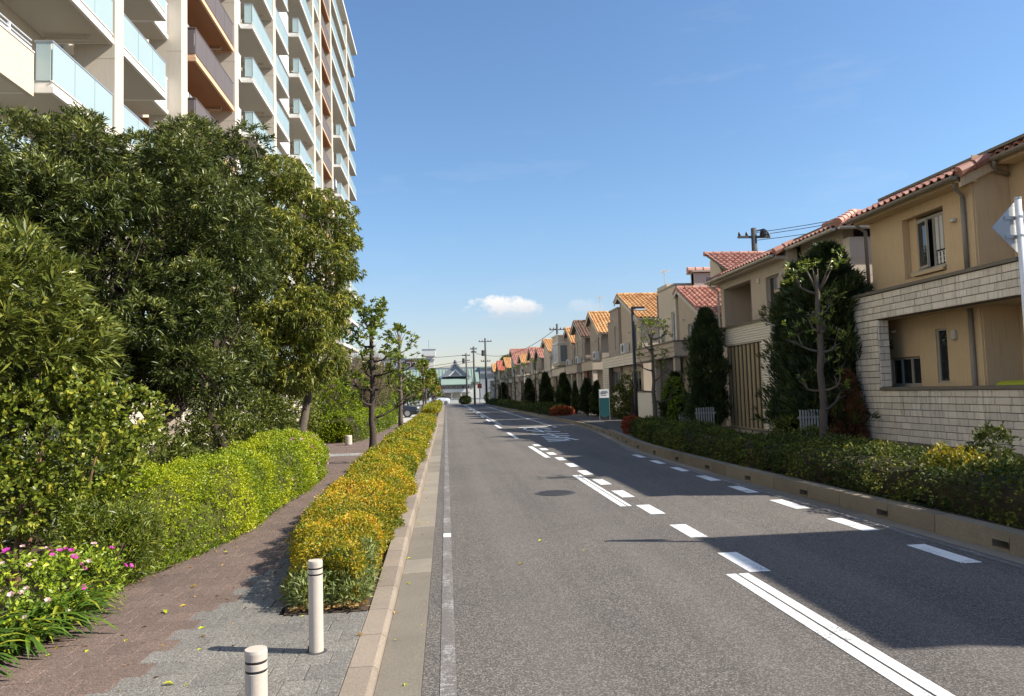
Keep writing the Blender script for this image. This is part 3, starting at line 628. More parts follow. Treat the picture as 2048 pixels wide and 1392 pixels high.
def bricks(parent, face, u0, u1, z0, z1, rows, x, dep=0.03, wmin=0.16, wmax=0.40, single=True, mat=None):
    """running courses of uneven pale bricks standing proud of the joints; face 'X' faces the road, 'Y' the camera end"""
    global _bu
    mat = mat or M_brick
    if _bu is None:
        mb = MB(); c = 0.06; mb.v = [(0, 0, 0), (1, 0, 0), (1, 1, 0), (0, 1, 0), (0, 0, .8), (1, 0, .8), (1, 1, .8), (0, 1, .8), (.02, .04, 1), (.98, .04, 1), (.98, .96, 1), (.02, .96, 1)]
        mb.f = [(8, 9, 10, 11)]+[(i, (i+1) % 4, (i+1) % 4+4, i+4) for i in range(4)]+[(i+4, (i+1) % 4+4, (i+1) % 4+8, i+8) for i in range(4)]; _bu = mb
    me = _bu.mesh('brick', mat); h = (z1-z0)/rows; J = MB()
    for r in range(rows):
        u = u0; last = 0
        while u < u1-0.02:
            w = R.choice((R.uniform(0.07, 0.11), R.uniform(wmin, wmax), R.uniform(wmin+0.08, wmax), R.uniform(wmin+0.08, wmax), R.uniform(wmin+0.08, wmax)))
            if u1-u-w < 0.1: w = u1-u
            ww, hh, dd = w-0.011, h-0.012, dep+R.uniform(-0.003, 0.003)
            if face == 'X': m = Matrix(((0, 0, -dd, x), (-ww, 0, 0, u+w-0.004), (0, hh, 0, z0+r*h+0.0045), (0, 0, 0, 1)))
            else: m = Matrix(((ww, 0, 0, u+0.004), (0, 0, -dd, x), (0, hh, 0, z0+r*h+0.0045), (0, 0, 0, 1)))
            if single: piece('brick', me, m, parent)
            else:
                n = len(J.v); J.v += [tuple(m @ Vector(v)) for v in _bu.v]; J.f += [tuple(n+i for i in f) for f in _bu.f]
            u += w
    if J.v: stuff(J.build('bricks', mat, parent))
GH = 'houses in the row along the right pavement'
# ---------------- house 1, tan stucco with pale brick screen
h1 = thing('house', (13, 13, 0.165), 'tan stucco house with pale brick terrace screen, nearest on the right', 'house', GH)
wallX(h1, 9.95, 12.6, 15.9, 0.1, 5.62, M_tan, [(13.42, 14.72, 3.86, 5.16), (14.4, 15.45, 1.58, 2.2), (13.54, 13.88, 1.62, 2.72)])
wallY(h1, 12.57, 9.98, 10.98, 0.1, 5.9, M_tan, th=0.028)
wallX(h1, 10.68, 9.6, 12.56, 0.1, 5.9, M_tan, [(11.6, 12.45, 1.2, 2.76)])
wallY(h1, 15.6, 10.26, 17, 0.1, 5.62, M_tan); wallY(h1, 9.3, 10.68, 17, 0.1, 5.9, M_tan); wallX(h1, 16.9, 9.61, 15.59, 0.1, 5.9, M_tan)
# upper window: recess, an open dark casement and a lit sash with a drying rack behind
w = windowX(h1, 9.95, 13.44, 14.46, 3.98, 5.1, 2, M_frame, M_pane, 0.16, 0.06)
for i in range(9): MB().tube([(10.125, 13.52+i*0.045, 4.35), (10.125, 13.52+i*0.045, 5.03)], 0.02, 6).build('curtain_fold', M_framew if i % 3 else M_base, w)
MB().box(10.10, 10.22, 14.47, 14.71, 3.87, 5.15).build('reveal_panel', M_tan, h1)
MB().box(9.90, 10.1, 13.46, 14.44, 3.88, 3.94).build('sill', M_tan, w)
sash = MB()
def open_sash():
    c = Vector((10.1, 14.43, 0)); d = Vector((-0.10, -0.44, 0)); n = Vector((-0.99, 0.2, 0)).normalized()*0.02
    mb = MB()
    for a, b, z0, z1 in ((0, 1, 4.03, 4.08), (0, 1, 5.0, 5.05), (0, 0.09, 4.08, 5.0), (0.91, 1, 4.08, 5.0)):
        p, q = c+d*a, c+d*b; mb.hexa([(v.x, v.y, z) for z in (z0, z1) for v in (p-n, q-n, q+n, p+n)])
    s = mb.build('casement', M_frame, w); p, q, m = c+d*0.08, c+d*0.92, n*0.3
    MB().hexa([(v.x, v.y, z) for z in (4.07, 5.01) for v in (p-m, q-m, q+m, p+m)]).build('pane', M_pane, s)
open_sash()
rk = MB()
for z in (4.10, 4.20, 4.31): rk.tube([(10.132, 13.5, z), (10.132, 13.92, z)], 0.007, 5)
for i in range(4): rk.box(10.128, 10.131, 13.53+i*0.1, 13.59+i*0.1, 4.06, 4.30)
rk.build('drying_rack', M_framew, w)
windowX(h1, 9.95, 14.4, 15.45, 1.58, 2.2, 3, M_frame, M_pane, 0.05, 0.05); windowX(h1, 9.95, 13.54, 13.88, 1.62, 2.72, 1, M_frame, M_pane, 0.03, 0.045)
windowX(h1, 10.68, 11.6, 12.45, 1.2, 2.76, 1, M_frame, M_pane, 0.05, 0.06)
MB().lathe((9.92, 13.3, 2.47), [(0.055, 0), (0.06, 0.02), (0.06, 0.15), (0.045, 0.18)], 14).build('wall_lamp', M_gutter, h1, smooth=False)
pipe(h1, [(9.9, 12.8, 5.15), (9.9, 12.8, 3.62)], M_gutterd, 0.04); pipe(h1, [(9.62, 12.62, 5.38), (9.66, 12.66, 5.28), (9.88, 12.78, 5.2), (9.9, 12.8, 5.1)], M_gutterd, 0.035); pipe(h1, [(9.9, 12.8, 3.02), (9.9, 12.8, 0.2)], M_gutterd, 0.045)
pipe(h1, [(9.64, 15.95, 5.38), (9.70, 15.96, 5.3), (9.88, 15.98, 5.2), (9.9, 15.98, 3.6)], M_gutterd, 0.04)
# brick screen: low wall, column and upper band, with copings
MB().box(9.335, 9.55, 8.0, 15.72, 0.1, 1.5).build('screen_wall', M_mortar, h1); MB().box(9.335, 9.55, 14.82, 15.72, 1.501, 3.02).build('screen_wall', M_mortar, h1)
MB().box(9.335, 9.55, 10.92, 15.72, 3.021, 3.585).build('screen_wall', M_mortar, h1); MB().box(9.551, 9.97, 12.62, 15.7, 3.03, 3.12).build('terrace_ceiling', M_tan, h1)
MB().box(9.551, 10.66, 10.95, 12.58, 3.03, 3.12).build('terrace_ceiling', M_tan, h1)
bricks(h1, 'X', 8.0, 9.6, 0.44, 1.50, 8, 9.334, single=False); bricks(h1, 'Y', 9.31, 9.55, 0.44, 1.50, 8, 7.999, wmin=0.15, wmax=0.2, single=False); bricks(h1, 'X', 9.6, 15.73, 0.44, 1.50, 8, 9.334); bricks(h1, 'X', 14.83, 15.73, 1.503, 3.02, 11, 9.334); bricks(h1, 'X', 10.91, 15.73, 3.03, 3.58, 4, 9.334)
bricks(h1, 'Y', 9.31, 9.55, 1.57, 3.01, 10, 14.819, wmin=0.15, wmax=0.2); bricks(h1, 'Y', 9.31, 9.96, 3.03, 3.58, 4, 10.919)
MB().box(9.551, 9.97, 10.93, 11.05, 3.13, 3.585).build('screen_wall', M_mortar, h1)
MB().box(9.27, 9.58, 7.98, 14.815, 1.503, 1.563).build('coping', M_cap, h1); MB().box(9.27, 9.6, 10.88, 15.75, 3.588, 3.65).build('coping', M_cap, h1); MB().box(9.601, 9.96, 10.88, 11.05, 3.588, 3.65).build('coping', M_cap, h1)
MB().box(9.285, 9.6, 7.97, 15.75, 0.385, 0.437).build('ledge', M_cap, h1); MB().box(9.33, 9.6, 7.98, 15.74, 0.05, 0.384).build('plinth', M_base, h1)
# roof: eave over the road side, verge at the step, second eave set back
SL = math.atan(0.46); upv = (math.cos(SL), 0, math.sin(SL))
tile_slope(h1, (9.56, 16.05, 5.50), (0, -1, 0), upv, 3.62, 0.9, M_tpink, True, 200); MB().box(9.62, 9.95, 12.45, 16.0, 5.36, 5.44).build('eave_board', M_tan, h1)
gutter(h1, (9.50, 16.05, 5.46), (9.50, 12.45, 5.46), M_gutterd, 0.07)
a = Vector((9.56, 12.42, 5.52)); u = Vector(upv)
ridge(h1, (10.38, 16.05, 5.90), (10.38, 12.5, 5.90), M_tpink, 0.08); MB().box(10.2, 16.95, 9.35, 15.92, 5.905, 5.96).build('roof_slab', M_cap, h1)
for i in range(2): MB().tube([a+u*(i*0.34), a+u*(i*0.34+0.33)], [0.11, 0.09], 8).build('verge_tile', M_tpink, h1)
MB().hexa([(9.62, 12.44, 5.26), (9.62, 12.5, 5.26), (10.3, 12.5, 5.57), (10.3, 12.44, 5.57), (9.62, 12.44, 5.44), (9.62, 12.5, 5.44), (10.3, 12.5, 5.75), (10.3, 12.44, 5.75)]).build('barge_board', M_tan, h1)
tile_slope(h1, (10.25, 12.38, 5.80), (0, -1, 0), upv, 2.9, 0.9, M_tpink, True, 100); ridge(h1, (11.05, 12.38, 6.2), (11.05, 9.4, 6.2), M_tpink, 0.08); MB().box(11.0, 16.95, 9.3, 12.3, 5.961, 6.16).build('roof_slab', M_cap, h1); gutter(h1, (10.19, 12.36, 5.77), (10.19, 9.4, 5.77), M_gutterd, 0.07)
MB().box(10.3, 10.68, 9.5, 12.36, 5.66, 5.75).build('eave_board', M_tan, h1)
pipe(h1, [(10.2, 12.3, 5.7), (10.3, 12.45, 5.6), (10.62, 12.5, 5.5)], M_gutterd, 0.04)
# ---------------- house N, beside the camera outside the frame: its roof shades the road
hn = thing('house', (13, 3, 0.165), 'beige stucco house beside the camera on the right', 'house', GH)
wallX(hn, 9.8, 2.7, 6.1, 0.1, 5.72, M_beige, [(3.6, 4.9, 3.9, 5.1), (3.4, 5.2, 0.9, 2.6)]); windowX(hn, 9.8, 3.6, 4.9, 3.9, 5.1, 2); windowX(hn, 9.8, 3.4, 5.2, 0.9, 2.6, 2)
wallY(hn, 5.8, 10.11, 16, 0.1, 5.72, M_beige); wallY(hn, -3.0, 10.3, 16, 0.1, 4.6, M_beige); wallX(hn, 10.3, -2.7, 2.69, 0.1, 4.6, M_beige, [(-1.5, 0.5, 0.9, 2.6)]); windowX(hn, 10.3, -1.5, 0.5, 0.9, 2.6, 2); wallX(hn, 15.9, -2.7, 5.79, 0.1, 4.55, M_beige)
MB().box(9.72, 16.1, 2.62, 6.18, 5.723, 5.84).build('roof_slab', M_base, hn)
tile_slope(hn, (9.95, 2.6, 4.62), (0, -1, 0), upv, 5.6, 3.4, M_tpink, False)
# ---------------- house 2, taupe with ribbed panels and slat screen
h2 = thing('house', (13, 21.5, 0.165), 'taupe house with vertical slat screen and ribbed white panels behind conifers', 'house', GH)
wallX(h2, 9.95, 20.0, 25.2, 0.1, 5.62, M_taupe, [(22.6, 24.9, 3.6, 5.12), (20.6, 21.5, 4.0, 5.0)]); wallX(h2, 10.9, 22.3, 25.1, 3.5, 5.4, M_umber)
windowX(h2, 9.95, 20.6, 21.5, 4.0, 5.0, 1)
MB().box(10.251, 10.89, 22.3, 22.59, 3.5, 5.4).build('wall', M_taupe, h2); MB().box(10.251, 10.89, 24.91, 25.1, 3.5, 5.4).build('wall', M_taupe, h2)
wallX(h2, 10.35, 17.75, 19.99, 0.1, 5.8, M_taupe, [(18.5, 19.4, 3.9, 5.0)]); windowX(h2, 10.35, 18.5, 19.4, 3.9, 5.0, 1)
wallY(h2, 17.45, 10.35, 17, 0.1, 5.4, M_beige); wallY(h2, 24.9, 10.26, 17, 0.1, 5.6, M_taupe); wallX(h2, 16.9, 17.76, 24.89, 0.1, 5.6, M_taupe)
MB().box(9.34, 9.96, 19.95, 23.52, 2.99, 3.58).build('balcony_wall', M_rib, h2); MB().box(9.24, 9.96, 19.93, 23.55, 3.583, 3.64).build('coping', M_cap, h2)
MB().box(9.34, 9.8, 19.95, 20.68, 0.36, 2.985).build('ribbed_column', M_rib, h2)
rb = MB(); z = 0.40
while z < 3.56:
    y0, y1 = (19.94, 20.69) if z < 2.98 else (19.94, 23.53)
    rb.prism([(9.336, z), (9.302, z+0.010), (9.302, z+0.045), (9.336, z+0.060)], 1, y0, y1) if not (2.92 < z < 2.995) else None; z += 0.075
stuff(rb.build('rib_strips', M_rib, h2))
MB().box(9.42, 9.5, 20.7, 23.5, 0.34, 2.985).build('slat_backing', M_darkdoor, h2)  # dark colour paints in the shade lines between the slats
for i in range(9):
    yy = 20.76+i*0.305; MB().box(9.385, 9.415, yy, yy+0.17, 0.38, 2.97).build('slat', M_slat, h2, bevel=0.006)
MB().box(9.38, 9.419, 20.70, 23.50, 0.345, 0.378).build('slat_rail', M_slat, h2); MB().box(9.30, 9.8, 19.9, 23.55, 0.30, 0.342).build('ledge', M_cap, h2); MB().box(9.32, 9.8, 19.92, 23.53, 0.05, 0.298).build('plinth', M_base, h2)
MB().box(9.90, 9.948, 21.9, 22.05, 4.9, 5.05).build('wall_lamp', M_gutter, h2)
tile_slope(h2, (9.58, 25.5, 5.50), (0, -1, 0), upv, 5.4, 0.9, M_tpink, True, 180); ridge(h2, (10.4, 25.5, 5.90), (10.4, 20.1, 5.90), M_tpink, 0.08); MB().box(10.2, 16.95, 17.6, 25.3, 5.84, 5.90).build('roof_slab', M_cap, h2); gutter(h2, (9.52, 25.5, 5.46), (9.52, 20.1, 5.46), M_gutter, 0.07)
MB().box(9.64, 9.95, 20.1, 25.4, 5.34, 5.43).build('eave_board', M_taupe, h2)
a = Vector((9.58, 20.06, 5.53)); u = Vector(upv)
for i in range(2): MB().tube([a+u*(i*0.34), a+u*(i*0.34+0.33)], [0.12, 0.10], 8).build('verge_tile', M_tpink, h2)
tile_slope(h2, (9.98, 20.0, 5.66), (0, -1, 0), upv, 2.6, 1.25, M_tpink, True, 60, 0.0, -1.0); gutter(h2, (9.92, 20.0, 5.62), (9.92, 17.4, 5.62), M_gutter, 0.07)
tile_slope(h2, (9.98, 17.3, 5.66), (1, 0, 0), (0, math.cos(SL), math.sin(SL)), 4.2, 1.25, M_tpink, True, 60, 1.0, 0.0); gutter(h2, (9.95, 17.22, 5.62), (14.5, 17.22, 5.62), M_gutter, 0.07)
a = Vector((9.98, 17.32, 5.74)); b_ = Vector((11.1, 18.42, 6.28)); ridge(h2, (11.1, 18.4, 6.27), (14.2, 18.4, 6.27), M_tpink, 0.08); ridge(h2, (11.12, 20.0, 6.27), (11.12, 18.4, 6.27), M_tpink, 0.08)
for i in range(5): p = a+(b_-a)*(i/5); q = a+(b_-a)*((i+0.97)/5); MB().tube([p, q], [0.12, 0.10], 8).build('hip_tile', M_tpink, h2)
pipe(h2, [(9.56, 25.4, 5.4), (9.7, 25.35, 5.25), (9.9, 25.3, 5.1), (9.9, 25.3, 0.3)], M_gutter, 0.04)
ridge(h2, (9.7, 26.0, 6.62), (14.5, 26.0, 6.62), M_tpink); tile_slope(h2, (9.75, 24.0, 5.70), (1, 0, 0), (0, math.cos(SL), math.sin(SL)), 4.8, 2.2, M_tpink, False)
wallX(h2, 10.1, 24.2, 26.4, 5.4, 5.75, M_beige); MB().prism([(25.3, 5.75), (26.5, 5.75), (26.5, 6.45), (26.0, 6.5), ], 0, 10.1, 14).build('wall', M_beige, h2)
# ---------------- houses with a gable slope facing down the road
def porch(h, x0, x1, y0, y1, z0, z1, mat, cols=(), colw=0.22, capm=None, colm=None):
    MB().box(x0, x1, y0, y1, z0, z1).build('balcony_wall', mat, h); MB().box(x0-0.05, x1, y0-0.04, y1+0.04, z1+0.003, z1+0.06).build('coping', capm or M_cap, h); MB().box(x0-0.03, x1, y0-0.02, y1+0.02, z0-0.05, z0-0.003).build('moulding', capm or M_cap, h)
    for c in cols: MB().box(x0+0.04, x0+0.04+colw, c, c+colw, 0.15, z0-0.053).build('column', colm or mat, h, bevel=0.01)
def gable(h, x, ye, yr, yf, ze, zr, wall, tile, depth=6.0, over=0.25, single=False, limit=250, gm=None, holes=(), z0=0.1, side_holes=()):
    """slope facing -Y from eave (ye, ze) to ridge (yr, zr), far slope down to yf; front wall at x"""
    gm = gm or M_gutter
    s = (zr-ze)/(yr-ye); zf = zr-(yf-yr)*s; A = math.atan(s)
    wallX(h, x, ye+0.15, yf-0.15, z0, min(ze, zf)-0.08, wall, holes)
    mz = min(ze, zf)-0.078
    MB().prism([(ye+0.15, mz), (yf-0.15, mz), (yf-0.15, zf-0.10+0.15*s), (yr, zr-0.10), (ye+0.15, ze-0.10+0.15*s)], 0, x, x+0.3).build('gable_wall', wall, h)
    wallY(h, ye+0.15, x+0.301, x+depth, z0, ze-0.05, wall, side_holes); wallY(h, yf-0.45, x+0.301, x+depth, z0, zf-0.06, wall)
    l = math.hypot(yr-ye, zr-ze); tile_slope(h, (x-over, ye-0.12, ze-0.12*s+0.02), (1, 0, 0), (0, math.cos(A), math.sin(A)), depth, l+0.13, tile, single, limit)
    lf = math.hypot(yf-yr, zr-zf); tile_slope(h, (x-over, yf+0.1, zf-0.1*s+0.02), (1, 0, 0), (0, -math.cos(A), math.sin(A)), depth, lf+0.1, tile, False)
    ridge(h, (x-over, yr, zr+0.07), (x-over+depth, yr, zr+0.07), tile)
    for y0, z0_, y1, z1_ in ((ye-0.12, ze-0.12*s, yr, zr), (yf+0.1, zf-0.1*s, yr, zr)):
        MB().hexa([(x-over-0.03, y0, z0_-0.16), (x-over+0.01, y0, z0_-0.16), (x-over+0.01, y1, z1_-0.16), (x-over-0.03, y1, z1_-0.16), (x-over-0.03, y0, z0_+0.015), (x-over+0.01, y0, z0_+0.015), (x-over+0.01, y1, z1_+0.015), (x-over-0.03, y1, z1_+0.015)]).build('barge_board', gm, h)
        d = Vector((0, y1-y0, z1_-z0_)); n = max(2, int(d.length/0.34)); p0 = Vector((x-over, y0, z0_+0.06))
        for i in range(n): MB().tube([p0+d*(i/n), p0+d*((i+0.97)/n)], [0.075, 0.062], 6).build('verge_tile', tile, h)
    gutter(h, (x-over, ye-0.17, ze-0.12*s-0.02), (x+depth-over, ye-0.17, ze-0.12*s-0.02), gm, 0.06)
    pipe(h, [(x-0.02, ye-0.12, ze-0.12), (x-0.05, ye+0.1, ze-0.35), (x-0.05, ye+0.2, ze-0.5), (x-0.05, ye+0.2, 3.6)], gm, 0.035)
h3 = thing('house', (13, 29, 0.165), 'beige house with pink tile slope and flat parapet block past the second conifer', 'house', GH)
gable(h3, 9.75, 26.3, 29.2, 29.5, 4.35, 5.75, M_taupe, M_tpink, 5.0, 0.1, True, 240, holes=[(27.5, 28.3, 3.3, 4.2), (26.8, 27.6, 0.6, 2.6)])
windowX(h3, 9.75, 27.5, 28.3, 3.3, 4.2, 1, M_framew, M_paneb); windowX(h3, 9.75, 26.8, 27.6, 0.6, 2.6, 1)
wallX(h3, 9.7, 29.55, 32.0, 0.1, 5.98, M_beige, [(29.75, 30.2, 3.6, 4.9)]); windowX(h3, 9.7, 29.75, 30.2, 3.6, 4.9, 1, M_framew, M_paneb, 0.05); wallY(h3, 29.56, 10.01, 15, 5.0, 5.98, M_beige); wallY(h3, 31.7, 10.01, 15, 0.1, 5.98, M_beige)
MB().box(9.66, 15, 29.5, 32.04, 5.983, 6.06).build('coping', M_base, h3); wallX(h3, 9.68, 30.6, 32.02, 6.063, 6.2, M_beige)
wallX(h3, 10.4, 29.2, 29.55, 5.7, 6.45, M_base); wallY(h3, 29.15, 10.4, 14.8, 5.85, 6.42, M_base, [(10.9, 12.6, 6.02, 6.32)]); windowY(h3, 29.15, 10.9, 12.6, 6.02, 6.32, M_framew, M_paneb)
ridge(h3, (10.2, 29.35, 6.58), (14.9, 29.35, 6.58), M_tpink, 0.12); MB().box(10.3, 14.9, 29.0, 29.8, 6.452, 6.52).build('roof_slab', M_umber, h3)
porch(h3, 9.15, 9.74, 28.3, 34.4, 2.95, 3.52, M_taupe, (28.4, 31.2))
for z in (3.12, 3.3): MB().box(9.13, 9.149, 28.3, 34.4, z, z+0.02).build('moulding', M_cap, h3)
MB().box(9.4, 9.52, 29.05, 31.1, 0.52, 2.88).build('door_panel', M_darkdoor, h3); MB().box(9.33, 9.6, 28.9, 31.2, 0.1, 0.5).build('plinth', M_base, h3)
MB().box(9.2, 9.45, 31.9, 34.3, 0.1, 1.5).build('low_wall', M_rib, h3); MB().box(9.15, 9.5, 31.85, 34.35, 1.503, 1.56).build('coping', M_cap, h3)
for i in range(18): MB().box(9.18, 9.199, 31.9, 34.3, 0.18+i*0.073, 0.23+i*0.073).build('rib', M_rib, h3)
pipe(h3, [(9.7, 32.1, 5.9), (9.7, 32.1, 0.3)], M_gutterd, 0.04)
h4 = thing('house', (13, 39, 0.165), 'house with orange tile slope and pale brick frame behind the lamp post', 'house', GH)
gable(h4, 9.75, 35.0, 38.9, 39.6, 5.2, 6.8, M_taupe, M_tor, 5.5, 0.25, True, 280, holes=[(36.2, 36.9, 3.7, 4.9), (35.6, 37.4, 0.9, 2.6)], side_holes=[(11.0, 11.4, 3.9, 4.7)])
windowX(h4, 9.75, 36.2, 36.9, 3.7, 4.9, 1); windowX(h4, 9.75, 35.6, 37.4, 0.9, 2.6, 2); windowY(h4, 35.15, 11.0, 11.4, 3.9, 4.7)
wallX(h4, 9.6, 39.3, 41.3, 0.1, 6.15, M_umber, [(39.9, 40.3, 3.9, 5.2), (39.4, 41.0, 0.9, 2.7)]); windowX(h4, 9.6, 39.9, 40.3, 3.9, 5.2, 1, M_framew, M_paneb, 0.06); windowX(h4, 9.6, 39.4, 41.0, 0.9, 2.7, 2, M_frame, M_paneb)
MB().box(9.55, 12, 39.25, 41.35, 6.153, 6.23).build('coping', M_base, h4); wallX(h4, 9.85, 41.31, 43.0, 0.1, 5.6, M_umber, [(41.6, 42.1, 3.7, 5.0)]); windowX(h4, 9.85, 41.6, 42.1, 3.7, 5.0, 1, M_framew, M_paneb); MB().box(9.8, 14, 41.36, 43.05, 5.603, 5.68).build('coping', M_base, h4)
MB().box(9.335, 9.55, 36.6, 42.4, 0.1, 1.55).build('screen_wall', M_mortar, h4); MB().box(9.335, 9.55, 40.9, 42.4, 1.551, 2.9).build('screen_wall', M_mortar, h4); MB().box(9.335, 9.74, 35.0, 42.4, 2.901, 3.5).build('screen_wall', M_mortar, h4)
bricks(h4, 'X', 36.6, 42.4, 0.4, 1.55, 8, 9.334, single=False); bricks(h4, 'X', 40.9, 42.4, 1.553, 2.9, 10, 9.334, single=False); bricks(h4, 'X', 35.0, 42.4, 2.905, 3.5, 4, 9.334, single=False); bricks(h4, 'Y', 9.31, 9.74, 2.905, 3.5, 4, 34.999, single=False)
MB().box(9.28, 9.58, 36.56, 40.88, 1.553, 1.62).build('coping', M_cap, h4); MB().box(9.27, 9.74, 34.96, 42.44, 3.503, 3.56).build('coping', M_base, h4); MB().box(9.29, 9.6, 36.5, 42.44, 0.34, 0.398).build('ledge', M_cap, h4)
h5 = thing('house', (13, 46, 0.165), 'house with orange tile slope and deep brown porch, past the brick framed house', 'house', GH)
gable(h5, 9.75, 44.3, 47.0, 48.2, 5.25, 6.72, M_umber, M_tor, 5.5, 0.25, False, holes=[(45.2, 45.6, 3.9, 5.0), (45.9, 46.6, 0.7, 2.6)]); windowX(h5, 9.75, 45.2, 45.6, 3.9, 5.0, 1); windowX(h5, 9.75, 45.9, 46.6, 0.7, 2.6, 1)
porch(h5, 9.1, 9.74, 44.4, 48.0, 2.95, 3.5, M_taupe, (44.45, 47.7), 0.26, None, M_beige); MB().box(9.2, 9.35, 46.8, 47.65, 0.6, 2.89).build('door_panel', M_redbrown, h5); MB().box(9.15, 9.45, 46.75, 47.68, 0.1, 0.597).build('plinth', M_base, h5)
h6 = thing('house', (13, 51, 0.165), 'grey brown house with dark brown tile slope and tall white framed windows', 'house', GH)
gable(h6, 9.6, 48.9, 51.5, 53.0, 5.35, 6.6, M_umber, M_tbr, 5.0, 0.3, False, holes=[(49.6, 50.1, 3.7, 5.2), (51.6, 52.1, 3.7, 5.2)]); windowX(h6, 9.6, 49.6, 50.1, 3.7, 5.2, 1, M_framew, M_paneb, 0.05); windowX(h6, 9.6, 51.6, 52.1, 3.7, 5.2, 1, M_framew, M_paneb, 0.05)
porch(h6, 8.9, 9.59, 48.8, 53.4, 2.9, 3.45, M_taupe, (48.85, 51.0, 53.1), 0.28, None, M_beige); MB().box(9.3, 9.45, 51.4, 52.6, 0.2, 2.84).build('door_panel', M_redbrown, h6)
MB().box(10.6, 13, 51.2, 52.6, 6.3, 7.1).build('chimney_block', M_beige, h6); MB().box(10.55, 13.05, 51.15, 52.65, 7.103, 7.18).build('coping', M_base, h6)
h7 = thing('house', (13, 56, 0.165), 'house with orange slope and square white bay window above the porch', 'house', GH)
gable(h7, 9.7, 53.5, 56.0, 57.0, 5.2, 6.5, M_umber, M_tor, 5.0, 0.25, False, holes=[(54.2, 54.7, 3.7, 5.0)]); windowX(h7, 9.7, 54.2, 54.7, 3.7, 5.0, 1, M_framew, M_paneb, 0.05)
MB().box(9.0, 10.4, 57.1, 60.2, 3.7, 6.1).build('bay', M_beige, h7); MB().box(8.92, 10.45, 57.0, 60.3, 6.103, 6.2).build('coping', M_framew, h7); MB().box(8.93, 10.45, 57.02, 60.28, 5.45, 5.56).build('moulding', M_framew, h7)
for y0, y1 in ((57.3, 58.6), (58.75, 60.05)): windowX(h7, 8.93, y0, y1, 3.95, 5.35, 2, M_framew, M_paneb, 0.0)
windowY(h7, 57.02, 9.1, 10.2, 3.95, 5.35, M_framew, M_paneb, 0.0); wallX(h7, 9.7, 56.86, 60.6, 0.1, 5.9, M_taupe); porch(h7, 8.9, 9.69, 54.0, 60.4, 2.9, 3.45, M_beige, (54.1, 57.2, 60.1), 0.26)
def row_house(idx, x, ye, yr, yf, ze, zr, wall, tile, label, porchm=M_taupe):
    h = thing('house', (x+3, (ye+yf)/2, 0.165), label, 'house', GH)
    wy = [(ye+0.8, ye+1.3, 3.8, 4.9), (yf-1.5, yf-1.0, 3.8, 4.9)]
    gable(h, x, ye, yr, yf, ze, zr, wall, tile, 5.0, 0.25, False, holes=wy)
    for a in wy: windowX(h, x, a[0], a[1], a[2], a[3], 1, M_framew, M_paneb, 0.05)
    porch(h, x-0.6, x-0.01, ye+0.5, yf-0.4, 2.85, 3.4, porchm, (ye+0.6, yf-0.8), 0.26, None, M_beige); MB().box(x-0.2, x-0.06, yr-0.4, yr+0.6, 0.2, 2.79).build('door_panel', M_redbrown if idx % 2 else M_darkdoor, h)
    return h
for i, a in enumerate(((9.7, 61.6, 63.0, 64.4, 4.6, 5.3, M_taupe, M_tpink, 'low taupe house with pink roof beyond the white bay window'),
    (9.6, 65.0, 68.6, 70.2, 5.25, 6.55, M_beige, M_tor, 'beige house with broad orange slope in the middle of the row'),
    (9.5, 71.0, 73.2, 75.5, 5.0, 6.0, M_umber, M_tpink, 'grey brown house with pink roof past the broad orange slope'),
    (9.4, 76.5, 78.8, 81.0, 5.2, 6.4, M_taupe, M_tpink, 'taupe house with pale clerestory and pink roof far down the row'),
    (8.9, 82.2, 84.6, 86.6, 5.0, 6.0, M_beige, M_tor, 'beige house with small orange gable in front of the tall pink roof'),
    (8.6, 87.4, 92.6, 94.5, 5.0, 7.1, M_taupe, M_tpink, 'house with the tallest pink roof near the far end'),
    (8.2, 95.3, 98.5, 100.5, 4.9, 6.3, M_umber, M_tor, 'grey brown house with orange gable beside the palm tree'),
    (7.6, 101.3, 103.4, 105.5, 4.8, 6.1, M_beige, M_tred, 'beige house with bright red gable at the far end'),
    (7.2, 106.2, 107.8, 109.4, 4.8, 5.9, M_beige, M_tor, 'last house of the row with small orange gable'))): row_house(i, *a)

# small fittings: vents, meter boxes, air conditioners, aerials
def fitting(h, kind, x, y, z):
    if kind == 'vent': MB().lathe((x-0.03, y, z), [(0.0, -0.001), (0.07, 0), (0.07, 0.05), (0.03, 0.07)], 12).build('vent_cover', M_gutter, h)
    elif kind == 'meter': MB().box(x-0.12, x-0.002, y, y+0.28, z, z+0.42).build('meter_box', M_gutter, h, bevel=0.01); MB().box(x-0.135, x-0.121, y+0.06, y+0.22, z+0.2, z+0.36).build('meter_window', M_pane, h)
    elif kind == 'ac':
        a = MB().box(x-0.32, x-0.03, y, y+0.75, z, z+0.55).build('air_conditioner', M_framew, h, bevel=0.015); MB().tube([(x-0.335, y+0.3, z+0.28), (x-0.322, y+0.3, z+0.28)], 0.21, 16).build('fan_grille', M_dk, a)
M_dk = plain('dark_grille', (0.05, 0.05, 0.052), 0.6)
for h, kind, x, y, z in ((h1, 'vent', 9.95, 13.1, 4.75), (h1, 'vent', 9.95, 15.2, 2.75), (h1, 'meter', 9.95, 12.95, 0.5), (h2, 'vent', 9.95, 20.35, 4.9), (h2, 'vent', 10.35, 19.6, 5.1), (h3, 'vent', 9.75, 28.7, 4.4), (h3, 'meter', 9.7, 31.2, 3.7), (h4, 'vent', 9.75, 37.5, 4.6), (h4, 'vent', 9.6, 40.8, 5.6), (h4, 'ac', 9.75, 37.6, 3.56), (h5, 'vent', 9.75, 46.4, 4.8), (h5, 'ac', 9.74, 45.0, 3.56), (h6, 'vent', 9.6, 50.8, 4.9), (h6, 'ac', 9.59, 50.4, 3.52), (h7, 'ac', 9.69, 54.9, 3.52)): fitting(h, kind, x, y, z)
